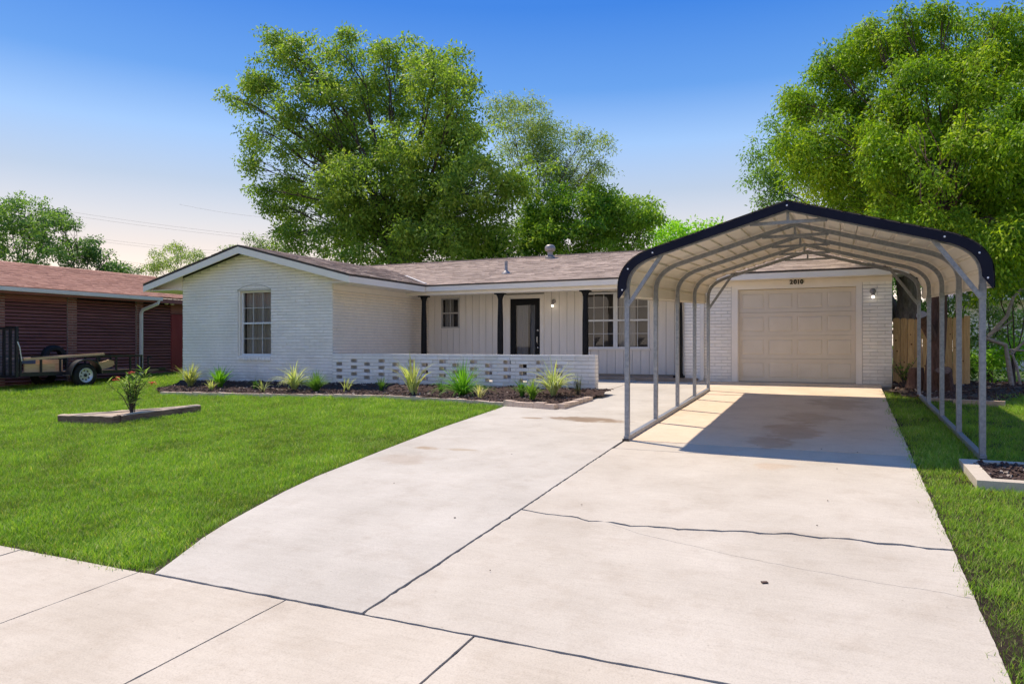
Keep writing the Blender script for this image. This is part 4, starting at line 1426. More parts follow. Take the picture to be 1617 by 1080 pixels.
# ramp gate across the back, standing up
gy = TY0 - .05
for x in (TX0 + .03, TX1 - .02):
    mb = MB(); mb.box(x - .035, x + .035, gy - .03, gy + .03, .03, 1.34); mb.build('gate_post', M['trailer'], tr)
for x in np.linspace(TX0 + .03, TX1 - .02, 6)[1:-1]:
    mb = MB(); mb.box(x - .028, x + .028, gy - .025, gy + .025, .08, 1.27); mb.build('gate_bar', M['trailer'], tr)
for z in (.05, 1.30):
    mb = MB(); mb.box(TX0 + .066, TX1 - .056, gy - .03, gy + .03, z - .028, z + .028); mb.build('gate_rail', M['trailer'], tr)
mb = MB()
for k in range(46):
    z = .09 + k * .026
    mb.box(TX0 + .067, TX1 - .057, gy + .028, gy + .033, z, z + .007)
for k in range(34):
    x = TX0 + .07 + k * .0365
    mb.box(x, x + .005, gy + .0335, gy + .037, .09, 1.27)
o = mb.build('gate_mesh', M['mesh'], tr); o['kind'] = 'stuff'
mb = MB(); mb.tube([(TX1 + .02, gy, .95), (TX1 + .06, gy + .03, .80), (TX1 + .03, gy + .10, .45)], .012, 6); mb.build('gate_latch', M['gutter'], tr)
# spare tyre and things loaded
mb = MB(); mb.lathe((TX0 + .12, 12.98, TRZ - .02), pr, 32, 'X'); mb.f = mb.f[:-2]; mb.m = mb.m[:-2]
sp = mb.build('spare_tyre', M['tyre'], None, smooth=True)
tag(sp, 'black spare tyre standing at the far side of the trailer', 'tyre')
mb = MB(); mb.beam((TX1 + .01, 11.40, TRZ - .055), (TX1 + .01, 13.6, TRZ + .062), .09, .06)
tag(mb.build('lumber_board', M['wood_new']), 'long pale lumber board lying sloped along the near trailer rail', 'board')
mb = MB(); mb.beam((TX1 - .75, 11.38, .50), (TX1 - .72, 13.2, .57), .14, .045)
tag(mb.build('lumber_board', noisy('pinkish_lumber', (.52, .32, .23), (.62, .41, .30), 6, .7, .2, 50, stretch=(4, .5, 4))), 'pinkish lumber board laid across the middle of the trailer behind the rail board', 'board')
mb = MB(); mb.box(TX1 - .12, TX1 - .08, 11.48, 12.28, TB + .05, TB + .27)
tag(mb.build('plywood_offcut', M['wood_new']), 'plywood offcut standing on edge inside the trailer behind its rear posts', 'plywood')
mb = MB(); mb.box(TX1 - .30, TX1 - .27, 11.85, 12.6, TB + .05, TB + .37)
tag(mb.build('plywood_offcut', M['wood_new']), 'taller plywood offcut leaning behind the shorter one in the trailer', 'plywood')
mb = MB()
q = [(13.30, .16), (13.62, .15), (13.95, .24), (14.02, .30), (14.0, .40), (13.85, .44), (13.65, .38), (13.30, .36)]
mb.v = [(TX1 - .10, y, z) for y, z in q] + [(TX1 - .14, y, z) for y, z in q]
mb.f = [tuple(range(8)), tuple(reversed(range(8, 16)))] + [(i, (i + 1) % 8, 8 + (i + 1) % 8, 8 + i) for i in range(8)]; mb.m = [0] * 10
tag(mb.build('cut_wood_panel', M['wood_new']), 'curved cut plywood panel in the front part of the trailer beyond the wheel', 'plywood')
mb = MB(); mb.box(TX1 - .26, TX1 - .13, 11.42, 11.80, TB + .28, TB + .42)
for v in range(len(mb.v)):
    x, y, z = mb.v[v]
    mb.v[v] = (x + .02 * math.sin(y * 9), y, z + .03 * math.sin(x * 40 + y * 7))
tag(mb.build('folded_tarp', M['bluetarp']), 'blue folded tarp on top of the plywood by the trailer gate', 'tarp')

# ------------------------------------------------------------------ planters, beds, mulch
def chips(name, poly, n, size, zfun, seed, label=None):
    r = np.random.default_rng(seed)
    P = np.array(poly)
    lo, hi = P.min(0), P.max(0)
    q = r.uniform(lo, hi, (n * 3, 2))
    q = q[inpoly(q[:, 0], q[:, 1], poly)][:n]
    mb = MB()
    for x, y in q:
        l, w_, h = size * r.uniform(.5, 1.6), size * r.uniform(.25, .5), size * r.uniform(.12, .3)
        Mx = Matrix.Translation((x, y, zfun(x, y) + h * .6)) @ Matrix.Rotation(r.uniform(0, 6.3), 4, 'Z') @ Matrix.Rotation(r.normal(0, .35), 4, 'X') @ Matrix.Rotation(r.normal(0, .35), 4, 'Y')
        mb.obox(Mx, l / 2, w_ / 2, h / 2, 0 if r.random() < .93 else 1)
    o = mb.build(name, [M['chip'], M['deadwood']], None, flip=False)
    tag(o, label, None, None, 'stuff')
    return o


def mound(name, poly, zfun, res=.12):
    P = np.array(poly)
    lo, hi = P.min(0), P.max(0)
    nx, ny = int((hi[0] - lo[0]) / res) + 2, int((hi[1] - lo[1]) / res) + 2
    mb = MB()
    idx = {}
    xs_ = lo[0] + np.arange(nx) * res; ys2 = lo[1] + np.arange(ny) * res
    X, Y = np.meshgrid(xs_, ys2)
    ins = inpoly(X.ravel() + res / 2, Y.ravel() + res / 2, poly).reshape(X.shape)

    def vid(i, j):
        if (i, j) not in idx:
            idx[(i, j)] = len(mb.v)
            mb.v.append((xs_[i], ys2[j], zfun(xs_[i], ys2[j])))
        return idx[(i, j)]
    for j in range(ny - 1):
        for i in range(nx - 1):
            if ins[j, i]:
                mb.f.append((vid(i, j), vid(i + 1, j), vid(i + 1, j + 1), vid(i, j + 1))); mb.m.append(0)
    return mb


BED = BEDF + [(-4.32, 11.42), (-4.22, 12.6), (-4.05, 13.79), (-16.0, 13.79)]


def bedz(x, y):
    d = min(1.0, max(0, (y - 11.45) / .5))
    return g(x, y) + .0 + .05 * d + .035 * mnoise.noise((x * 1.7, y * 1.7, 0)) + .02 * mnoise.noise((x * 6, y * 6, 3)) + (.06 if y > 13.3 else .0) * d


mbm = mound('mulch', BED, bedz, .10)
mu = mbm.build('mulch', M['mulch'], None, smooth=True); tag(mu, kind='stuff')
chips('mulch_chips', BED, 4200, .050, bedz, 4)

ge = empty('garden_edging', (-9, 11.8, -.2), 'row of tan edging blocks along the front of the mulched bed', 'edging')


def edge_row(path, seed, h=.07, wd=.11, L=.235, first=.0):
    r = random.Random(seed)
    pts = [Vector((x, y, 0)) for x, y in path]
    for a, b in zip(pts[:-1], pts[1:]):
        d = (b - a); n = max(1, round(d.length / L)); ang = math.atan2(d.y, d.x)
        for k in range(n):
            c = a + d * ((k + .5) / n)
            hh = h * r.uniform(.85, 1.1)
            z = g(c.x, c.y)
            mb = MB()
            Mx = Matrix.Translation((c.x, c.y, z + hh / 2 - .03)) @ Matrix.Rotation(ang + r.uniform(-.03, .03), 4, 'Z') @ Matrix.Rotation(r.uniform(-.03, .03), 4, 'Y')
            mb.obox(Mx, d.length / n / 2 - .004, wd / 2, hh / 2 + .03)
            mb.build('edging_block', M['edging'], ge)


edge_row(BEDF[2:], 61, h=.055)
edge_row([(-5.42, 11.56), (-4.36, 11.36)], 62, h=.095, wd=.13)
edge_row([(-4.30, 11.42), (-4.22, 12.75)], 63, h=.085, wd=.13)

# three timbers round the oleander
tm = empty('timber_planter', (-11.2, 8.2, -.4), 'triangular planter of weathered brown landscape timbers set in the lawn', 'planter')
tri_ = [(-11.86, 7.70), (-10.76, 7.86), (-10.62, 9.42)]


def timber(a, b, wd=.14, h=.15, sink=.03):
    za, zb = g(*a) + h / 2 - sink, g(*b) + h / 2 - sink
    mb = MB()
    A, B = Vector((*a, za)), Vector((*b, zb))
    d = B - A
    q = Matrix.Translation((A + B) / 2) @ d.to_track_quat('X', 'Z').to_matrix().to_4x4()
    n = 10
    r = random.Random(int(a[0] * 100 + b[1] * 10))
    ring = []
    for i in range(n + 1):
        x = -d.length / 2 + d.length * i / n
        b0 = len(mb.v)
        for (yy, zz) in ((-wd / 2, -h / 2), (wd / 2, -h / 2), (wd / 2, h / 2 - .015), (wd / 2 - .015, h / 2), (-wd / 2 + .015, h / 2), (-wd / 2, h / 2 - .015)):
            mb.v.append(tuple(q @ Vector((x, yy + r.uniform(-.006, .006), zz + r.uniform(-.006, .006)))))
        ring.append(b0)
    for i in range(n):
        for k in range(6):
            k2 = (k + 1) % 6
            mb.f.append((ring[i] + k, ring[i] + k2, ring[i + 1] + k2, ring[i + 1] + k)); mb.m.append(1 if k in (2, 3, 4) and k != 2 else 0)
    mb.f += [tuple(ring[0] + k for k in reversed(range(6))), tuple(ring[n] + k for k in range(6))]; mb.m += [0, 0]
    return mb.build('timber', [M['timber'], M['timber_top']], tm)


timber(tri_[0], (tri_[1][0] + .05, tri_[1][1] - .0))
timber((tri_[1][0] + .0, tri_[1][1] + .085), tri_[2])
timber((tri_[0][0] + .02, tri_[0][1] + .12), (tri_[2][0] - .1, tri_[2][1] + .02), h=.13)
mb = MB(); mb.face([(x, y, g(x, y) + .085) for x, y in [(-11.7, 7.80), (-10.83, 7.95), (-10.72, 9.25)]]); mb.build('soil_fill', noisy('sandy_fill', (.40, .31, .22), (.54, .43, .32), 14, .95, .6, 60), tm, flip=False)

# pale concrete border with mulch on the right lawn
bp = empty('concrete_planter', (1.7, 7.9, -.38), 'square pale concrete border filled with dark mulch on the right lawn', 'planter')
bx0, bx1, by0, by1 = 1.13, 2.55, 7.40, 8.42
for (a, b, c_, d_) in ((bx0, bx1, by0, by0 + .12), (bx0, bx1, by1 - .11, by1), (bx0, bx0 + .13, by0 + .121, by1 - .111), (bx1 - .12, bx1, by0 + .121, by1 - .111)):
    mb = MB(); mb.prism([(a, c_), (b, c_), (b, d_), (a, d_)], plane_z(-.08), plane_z(.07)); mb.build('border_block', M['walk'], bp)
inn_ = [(bx0 + .12, by0 + .11), (bx1 - .11, by0 + .11), (bx1 - .11, by1 - .1), (bx0 + .12, by1 - .1)]
pz2 = lambda x, y: g(x, y) + .045 + .02 * mnoise.noise((x * 6, y * 6, 1))
mq = mound('planter_mulch', inn_, pz2, .05).build('planter_mulch', M['mulch'], None, smooth=True); tag(mq, kind='stuff')
chips('planter_chips', inn_, 650, .055, pz2, 12)

# leaf litter and bark under the big tree at the fence
LIT = [(1.0, 15.75), (1.15, 14.95), (1.9, 14.0), (2.35, 13.9), (2.9, 15.2), (4.3, 16.6), (6.5, 17.1), (6.5, 19.5), (.95, 19.5), (1.12, 17.15)]
litz = lambda x, y: g(x, y) + .02 + .03 * mnoise.noise((x * 2, y * 2, 5))
ml = mound('leaf_litter', LIT, litz, .14).build('leaf_litter', noisy('brown_leaf_litter', (.055, .038, .026), (.15, .105, .075), 16, .95, .9, 40), None, smooth=True); tag(ml, kind='stuff')
chips('bark_litter', LIT, 1900, .075, litz, 14)


# ------------------------------------------------------------------ plants
def blades(name, label, cat, base, n, h, spread, wd, mid, edge, arch=.6, seed=0, group=None, up_=.8, tipdroop=1.0, stiff=False, yellow=None):
    """a clump of strap leaves; mid and edge are the leaf's middle and margin colours"""
    r = random.Random(seed)
    t = empty(name, base, label, cat, group)
    B = Vector(base)
    cols = []
    mbs = []
    mb = MB(); mb.t = []
    for k in range(int(n * 1.55)):
        a = r.uniform(0, 2 * math.pi)
        lean = r.uniform(.05, 1.0) ** .8
        L_ = h * r.uniform(.66, 1.2)
        out = spread * lean
        d = Vector((math.cos(a), math.sin(a), 0))
        sgn = Vector((-d.y, d.x, 0))
        S = 6
        v_ = r.uniform(.8, 1.15)
        c_m = mid if yellow is None or r.random() > .35 else yellow
        b0 = len(mb.v)
        o0 = Vector((r.gauss(0, .018), r.gauss(0, .018), 0))
        p = B + o0
        ang = math.pi / 2 - lean * (math.pi / 2) * min(.85, 1.75 * (1 - up_))
        step = L_ / S
        tw = r.uniform(-.5, .5)
        for s in range(S + 1):
            u = s / S
            wv = .95 * wd * (1 - u ** 2.2) * (.55 + .45 * min(1, u * 4)) * .5
            side = (sgn * math.cos(tw * u) + Vector((0, 0, 1)) * math.sin(tw * u))
            dirv = d * math.cos(ang) + Vector((0, 0, 1)) * math.sin(ang)
            nrm = side.cross(dirv)
            mb.v += [tuple(p - side * wv), tuple(p + nrm * wv * -.35), tuple(p + side * wv)]
            ce = [min(.8, c * v_ * 1.3) for c in edge]; cm = [min(.8, c * v_ * 1.3) for c in c_m]
            mb.t += [(*ce, 1), (*cm, 1), (*ce, 1)]
            p = p + dirv * step
            ang -= arch * lean * tipdroop * (.25 + u) * .85
        for s in range(S):
            q = b0 + s * 3
            mb.f += [(q, q + 1, q + 4, q + 3), (q + 1, q + 2, q + 5, q + 4)]; mb.m += [0, 0]
    o = mb.build('leaves', M['leaf'], t, smooth=True, flip=False)
    o['kind'] = 'stuff'
    mb = MB(); mb.lathe(B, [(.05 * h / .5, -.05), (.035 * h / .5, .06), (.012, .10)], 8); mb.build('crown_base', M['soil'], t)
    return t


GB = 'plants in the mulched bed'
gp = lambda x, y: (x, y, bedz(x, y) - .01)
LG, DG, YG, CR, PG = (.16, .26, .035), (.055, .12, .03), (.30, .34, .075), (.55, .52, .27), (.24, .32, .11)
blades('variegated_flax', 'yellow green striped flax clump at the left end of the mulched bed', 'plant', gp(-14.65, 12.75), 70, .62, .5, .035, LG, CR, .5, 1, GB, yellow=YG)
blades('cordyline', 'bright lime green cordyline rising behind the left striped flax', 'plant', gp(-13.75, 12.85), 80, .55, .45, .03, (.13, .30, .02), (.16, .36, .03), .35, 2, GB, up_=.75)
blades('small_flax', 'small dark striped flax in front of the lime green cordyline', 'plant', gp(-13.35, 12.2), 14, .34, .35, .03, PG, CR, .6, 3, GB)
blades('grass_tuft', 'thin dark grass tuft under the arched window', 'plant', gp(-12.45, 12.7), 22, .30, .35, .018, DG, DG, .5, 4, GB)
blades('small_flax', 'low pale striped flax lying between the grass tuft and the bleached flax', 'plant', gp(-11.65, 12.1), 9, .30, .4, .03, PG, CR, .8, 5, GB)
blades('variegated_flax', 'bleached cream striped flax with folded arching leaves at the wing corner', 'plant', gp(-11.2, 12.6), 42, .68, .6, .04, PG, (.62, .58, .36), .95, 6, GB)
blades('fine_grass', 'round bushy clump of fine green grass near the wing corner', 'plant', gp(-10.45, 12.45), 220, .46, .5, .012, (.10, .20, .04), (.13, .24, .05), .4, 7, GB, up_=.7)
blades('small_flax', 'wispy striped flax beside the bushy fine grass', 'plant', gp(-9.75, 12.6), 14, .42, .3, .022, PG, CR, .5, 8, GB)
blades('grass_tuft', 'short dark green grass tuft below the first wall openings', 'plant', gp(-9.1, 13.0), 32, .33, .35, .018, DG, (.09, .17, .04), .5, 9, GB)
blades('tall_flax', 'tall pale flax with upright yellow cream leaves before the pierced wall', 'plant', gp(-7.95, 12.45), 26, .82, .4, .055, PG, (.62, .58, .30), .45, 10, GB, up_=.85, yellow=YG)
blades('grass_tuft', 'dark grass tuft just behind the tall pale flax', 'plant', gp(-7.65, 13.1), 24, .28, .35, .016, DG, DG, .5, 11, GB)
blades('palm_plant', 'bright green spiky palm-like plant with feathery lower leaves by the pierced wall', 'plant', gp(-6.85, 12.6), 150, .72, .6, .022, (.12, .29, .02), (.16, .34, .04), .55, 12, GB, up_=.6)
blades('small_flax', 'small straw coloured flax beside the spiky green plant', 'plant', gp(-6.25, 12.15), 18, .32, .35, .025, (.40, .38, .18), (.55, .50, .28), .5, 13, GB)
blades('lily_turf', 'dark green lily turf at the bed edge, left of its paler neighbour', 'plant', gp(-5.55, 12.6), 46, .38, .45, .022, (.06, .15, .02), (.10, .2, .035), .7, 14, GB)
blades('lily_turf', 'yellow green lily turf next to the big striped flax', 'plant', gp(-5.12, 12.1), 46, .38, .45, .022, (.12, .22, .025), (.20, .30, .05), .7, 15, GB)
blades('variegated_flax', 'big cream striped flax fountain at the right end of the pierced wall', 'plant', gp(-4.95, 12.75), 75, .74, .6, .036, (.20, .27, .08), (.66, .62, .38), .8, 16, GB)
blades('twiggy_plant', 'sparse dark twiggy plant at the end of the pierced wall', 'plant', gp(-4.62, 13.2), 14, .42, .25, .014, (.05, .06, .03), (.07, .08, .04), .2, 17, GB, up_=.92)


def leafy(name, label, cat, base, stems, h, spread, ll, lw, cols, seed, flowers=(), group=None, per=26):
    r = random.Random(seed)
    t = empty(name, base, label, cat, group)
    B = Vector(base)
    sm = MB(); lm = MB(); lm.t = []
    tips = []
    for k in range(stems):
        a = r.uniform(0, 6.28); o_ = spread * r.uniform(.2, 1)
        hh = h * r.uniform(.6, 1.0)
        tip = B + Vector((math.cos(a) * o_, math.sin(a) * o_, hh))
        midp = B + Vector((math.cos(a) * o_ * .35, math.sin(a) * o_ * .35, hh * .55))
        path = [B + Vector((r.gauss(0, .015), r.gauss(0, .015), 0)), midp, tip]
        sm.tube(path, [.009, .007, .003], 5)
        tips.append(tip)
        for q in range(per):
            u = .25 + .75 * q / per
            p = path[0].lerp(midp, u / .55) if u < .55 else midp.lerp(tip, (u - .55) / .45)
            b = r.uniform(0, 6.28)
            d = Vector((math.cos(b), math.sin(b), r.uniform(.1, 1.2))).normalized()
            sd = d.cross(Vector((0, 0, 1))).normalized()
            L_, W_ = ll * r.uniform(.7, 1.2), lw * r.uniform(.7, 1.2)
            b0 = len(lm.v)
            lm.v += [tuple(p), tuple(p + d * L_ * .5 + sd * W_ / 2), tuple(p + d * L_ - Vector((0, 0, .15 * L_))), tuple(p + d * L_ * .5 - sd * W_ / 2)]
            c = r.choice(cols); f = r.uniform(1.1, 1.7)
            lm.t += [(c[0] * f, c[1] * f, c[2] * f, 1)] * 4
            lm.f.append((b0, b0 + 1, b0 + 2, b0 + 3)); lm.m.append(0)
    sm.build('stems', M['bark'], t)
    o = lm.build('leaves', M['leaf'], t, flip=False); o['kind'] = 'stuff'
    for (dx, dy, dz) in flowers:
        fm = MB()
        c = B + Vector((dx, dy, dz))
        for q in range(9):
            e = Vector((r.uniform(-.05, .05), r.uniform(-.05, .05), r.uniform(-.03, .03)))
            for pz in range(5):
                a = 2 * math.pi * pz / 5 + q
                d = Vector((math.cos(a), math.sin(a), .5)).normalized()
                s_ = Vector((-math.sin(a), math.cos(a), 0))
                fm.face([c + e, c + e + d * .022 + s_ * .014, c + e + d * .038, c + e + d * .022 - s_ * .014])
        fm.build('flower', M['flower'], t, flip=False)
    return t


ob = at(208, 642, 8.35)
leafy('oleander', 'young oleander shrub with coral red flowers in the timber planter', 'shrub', (ob.x, ob.y, g(ob.x, ob.y) + .07), 17, .78, .40, .17, .026, [(.08, .15, .03), (.12, .20, .05), (.30, .36, .15), (.26, .33, .14)], 21, [(.00, -.02, .70), (.30, .15, .52), (-.24, -.1, .60)], per=20)
leafy('flowering_shrub', 'small red flowering shrub standing in the concrete planter at the lawn', 'shrub', (1.93, 7.95, -.34), 9, .52, .28, .10, .016, [(.12, .22, .08), (.18, .28, .12)], 22, [(-.19, -.05, .43), (.1, -.1, .5)], per=16)
leafy('weed', 'low leafy weed growing in front of the wooden fence', 'plant', (1.30, 17.0, .0), 10, .62, .28, .10, .045, [(.10, .17, .03), (.15, .22, .05)], 23, per=10)


# ------------------------------------------------------------------ trees
def leafcloud(mb_sp, r, sprays, per, ll, lw, cols, rad, droop=.35, flat=.6, gain=2.2):
    """numpy leaves round spray centres -> verts, faces, tints"""
    S = np.asarray(sprays, dtype=float)
    n = len(S) * per
    c = np.repeat(S, per, 0)
    u = r.normal(size=(n, 3)); u /= np.linalg.norm(u, axis=1)[:, None] + 1e-9
    rr_ = rad * r.uniform(0, 1, n) ** .6
    off_ = u * rr_[:, None]
    off_[:, 2] *= flat
    off_[:, 2] -= droop * rad * (off_[:, 0] ** 2 + off_[:, 1] ** 2) / (rad * rad)
    p = c + off_
    d = u * .8 + r.normal(size=(n, 3)) * .6
    d[:, 2] -= droop * 1.1
    d /= np.linalg.norm(d, axis=1)[:, None] + 1e-9
    nn = r.normal(size=(n, 3)) * .75 + np.array([0, 0, 1.0]) + u * .5
    s = np.cross(d, nn); s /= np.linalg.norm(s, axis=1)[:, None] + 1e-9
    nrm = np.cross(s, d)
    L_ = ll * r.uniform(.6, 1.25, n)[:, None]; W_ = lw * r.uniform(.7, 1.25, n)[:, None]
    v = np.stack([p, p + d * L_ * .45 + s * W_ * .5 + nrm * W_ * .12, p + d * L_, p + d * L_ * .45 - s * W_ * .5 + nrm * W_ * .12], 1).reshape(-1, 3)
    cc = np.asarray(cols, dtype=float)
    sp_t = r.integers(0, len(cc), len(S))
    k = np.where(r.uniform(size=n) < .7, np.repeat(sp_t, per), r.integers(0, len(cc), n))
    t = cc[k] * r.uniform(.72, 1.28, n)[:, None] * gain
    t = np.repeat(np.concatenate([t, np.ones((n, 1))], 1), 4, 0)
    return v, t


NLEAF = []


def crown(name, parent, v, t, mat):
    o_ = np.array(off(parent))
    v = v - o_
    n = len(v) // 4
    me = bpy.data.meshes.new(name)
    me.vertices.add(n * 4); me.vertices.foreach_set('co', v.astype(np.float32).ravel())
    me.loops.add(n * 4); me.loops.foreach_set('vertex_index', np.arange(n * 4, dtype=np.int32))
    me.polygons.add(n); me.polygons.foreach_set('loop_start', np.arange(0, n * 4, 4, dtype=np.int32))
    me.update(calc_edges=True)
    a = me.color_attributes.new('tint', 'FLOAT_COLOR', 'POINT'); a.data.foreach_set('color', t.astype(np.float32).ravel())
    me.materials.append(mat)
    return link(name, me, parent)


def curve_pts(a, b, r, n=6, sag=.08, wob=.05):
    a, b = Vector(a), Vector(b)
    L_ = (b - a).length
    out = []
    for i in range(n + 1):
        t = i / n
        p = a.lerp(b, t) + Vector((0, 0, sag * L_ * math.sin(math.pi * t)))
        if 0 < i < n: p += Vector((r.gauss(0, wob), r.gauss(0, wob), r.gauss(0, wob))) * L_ * .25
        out.append(p)
    return out


def tree(name, label, base, fork, blobs, seed, sprays=1.0, per=60, ll=.15, lw=.06, rad=.5, cols=None, tr_=.25, cat='tree', group=None, bark='bark', droop=.35, flat=.6, limbs=True, hollow=.35, lean=None, twigs=1.0):
    """blobs: (u, v, radius in px, Y, weight): lumps of the crown as surveyed in the photo, each with a depth Y"""
    r = np.random.default_rng(seed); pr = random.Random(seed)
    t = empty(name, base, label, cat, group)
    B = Vector(base)
    F = Vector(fork)
    S = []
    cen = []
    for (u, v, rp, Y, wgt) in blobs:
        c = at(u, v, Y); R_ = rp * pxm(u, Y)
        cen.append((c, R_))
        n = max(3, int(sprays * wgt * 9.5 * (R_ / rad) ** 2))
        q = r.normal(size=(n, 3)); q /= np.linalg.norm(q, axis=1)[:, None]
        q *= (R_ * r.uniform(hollow, 1.05, n) ** .6)[:, None]
        ncl = max(4, int(7 * (R_ / (rad * 2.2)) ** 1.4))
        cc_ = r.normal(size=(ncl, 3)); cc_[:, 2] += .25; cc_ /= np.linalg.norm(cc_, axis=1)[:, None]
        cc_ *= R_ * r.uniform(.55, 1.12, (ncl, 1))
        m_ = r.uniform(size=n) < .72
        lump = cc_[r.integers(0, ncl, n)] + r.normal(size=(n, 3)) * np.array([.85, .85, .5]) * min(R_ * .34, rad * 1.1)
        q[m_] = lump[m_]
        q[:, 2] *= .92
        S.append(np.array(c) + q)
    S = np.concatenate(S)
    # ragged gaps: drop sprays where a noise field is low
    keep = np.array([mnoise.noise((p[0] * .9 / max(rad, .3), p[1] * .9 / max(rad, .3), p[2] * .9 / max(rad, .3))) > -.34 for p in S])
    S = S[keep]
    v, tt = leafcloud(None, r, S, per, ll, lw, cols, rad, droop, flat)
    NLEAF.append((name, len(v) // 4))
    o = crown('crown', t, v, tt, M['leaf'])
    o['kind'] = 'stuff'
    mb = MB()
    path = curve_pts(B - Vector((0, 0, .3)), F, pr, 6, 0, .03)
    mb.tube(path, [tr_ * (1.35 if i == 0 else 1.12 - .07 * i) for i in range(7)], 12)
    mb.build('trunk', M[bark], t, smooth=True)
    if limbs:
        mb = MB()
        for (c, R_) in cen:
            st = F if pr.random() < .65 else path[5]
            pth = curve_pts(st, c, pr, 6, .10, .06)
            k = min(.40, .16 + .03 * R_)
            mb.tube(pth, [max(.012, tr_ * k * (1 - .85 * i / 6)) for i in range(7)], 7)
            for m_ in range(int(5 * twigs)):
                e = c + Vector((pr.gauss(0, 1), pr.gauss(0, 1), pr.gauss(.2, .9))).normalized() * R_ * .9
                p2 = curve_pts(pth[3 + m_ % 3], e, pr, 4, .05, .08)
                mb.tube(p2, [max(.007, tr_ * .07 * (1 - .8 * i / 4)) for i in range(5)], 5)
        o = mb.build('limbs', M[bark], t, smooth=True)
    return t


BL = lambda pts, Y, w=1.0: [(u, v, rp, Y, w) for (u, v, rp) in pts]
rj = random.Random(12)


def BLj(pts, Y, dy, w=1.0):
    return [(u, v, rp, Y + rj.uniform(-dy, dy), w) for (u, v, rp) in pts]


PEC = [(.092, .140, .022), (.120, .172, .028), (.068, .108, .020), (.15, .19, .034)]
b = at(640, 470, 29)
tree('pecan_tree', 'tall broad green tree standing behind the middle of the white house', (b.x, 29, 0), (b.x - .1, 29, 5.2),
     BLj([(465, 100, 42), (545, 112, 55), (622, 110, 52), (690, 118, 46), (725, 150, 45), (425, 150, 42), (495, 185, 68), (585, 185, 72), (675, 195, 70), (745, 215, 55),
          (425, 215, 34), (505, 270, 66), (600, 285, 75), (690, 285, 75), (770, 280, 60), (470, 330, 48), (545, 345, 55), (620, 360, 60), (700, 365, 60), (775, 355, 55), (810, 310, 42),
          (450, 375, 34), (520, 395, 38), (590, 400, 40), (560, 310, 60), (650, 325, 60), (730, 330, 55), (670, 395, 46), (740, 385, 46), (560, 230, 60), (650, 240, 60)], 29, 2.2)
     + BLj([(440, 62, 18), (455, 80, 20), (540, 68, 18), (610, 75, 18), (692, 88, 16), (730, 105, 18), (395, 130, 18), (362, 152, 10), (385, 165, 14), (405, 205, 20), (400, 262, 20), (415, 300, 22), (430, 330, 20), (750, 130, 10)], 28.5, 1.0, 1.2),
     41, sprays=.72, per=86, ll=.20, lw=.085, rad=.62, cols=[(c[0] * 1.15, c[1] * 1.15, c[2] * 1.15) for c in PEC], tr_=.42, droop=.5, hollow=.2)
WIL = [(.14, .18, .06), (.11, .155, .05), (.17, .20, .075)]
b = at(820, 470, 34)
tree('willow_tree', 'feathery grey green leaning tree with thin crown right of the tall broad tree', (b.x, 34, 0), (b.x + 1.0, 34, 5.5),
     BLj([(800, 185, 36), (838, 180, 32), (862, 215, 40), (885, 250, 36), (905, 285, 30), (935, 235, 24), (938, 268, 22), (860, 280, 38), (825, 235, 40), (915, 220, 16), (950, 250, 12)], 34, 1.5, .8),
     42, sprays=1.7, per=60, ll=.17, lw=.05, rad=.6, cols=WIL, tr_=.22, droop=.6)
DKG = [(.045, .10, .014), (.065, .13, .018), (.035, .08, .014)]
BRG = [(.13, .20, .024), (.165, .235, .032), (.10, .165, .022)]
b = at(780, 430, 31)
tree('shade_tree', 'dark leafy tree growing low behind the roof below the broad tree', (b.x, 31, 0), (b.x, 31, 2.5), BLj([(735, 372, 40), (775, 378, 38), (810, 380, 36), (690, 385, 36), (640, 390, 34)], 31, .8), 43, sprays=.7, per=50, ll=.22, lw=.09, rad=.55, cols=DKG, tr_=.2)
b = at(870, 430, 33)
tree('elm_tree', 'mid green bushy tree behind the turbine vent on the roof', (b.x, 33, 0), (b.x, 33, 2.5), BLj([(850, 350, 40), (880, 335, 42), (850, 385, 40), (900, 375, 45), (925, 345, 36)], 33, .8), 44, sprays=1.2, per=60, ll=.20, lw=.08, rad=.5, cols=BRG + DKG[:1], tr_=.2)
b = at(960, 430, 34)
tree('elm_tree', 'rounded green tree with wispy top between the vent and the carport', (b.x, 34, 0), (b.x, 34, 2.5), BLj([(950, 320, 30), (965, 345, 42), (1000, 335, 32), (985, 375, 42), (935, 310, 18), (1015, 330, 22), (1025, 350, 20), (940, 385, 36)], 34, .8), 45, sprays=1.2, per=60, ll=.20, lw=.08, rad=.5, cols=BRG, tr_=.2)
b = at(1075, 430, 36)
tree('privet_tree', 'bright lime green rounded treetop just left of the carport roof', (b.x, 36, 0), (b.x, 36, 2.5), BLj([(1050, 372, 26), (1080, 370, 26), (1115, 368, 22), (1065, 395, 32), (1110, 395, 30)], 36, .6), 46, sprays=.8, per=50, ll=.20, lw=.08, rad=.5, cols=[(.15, .27, .02), (.19, .31, .03)], tr_=.2)

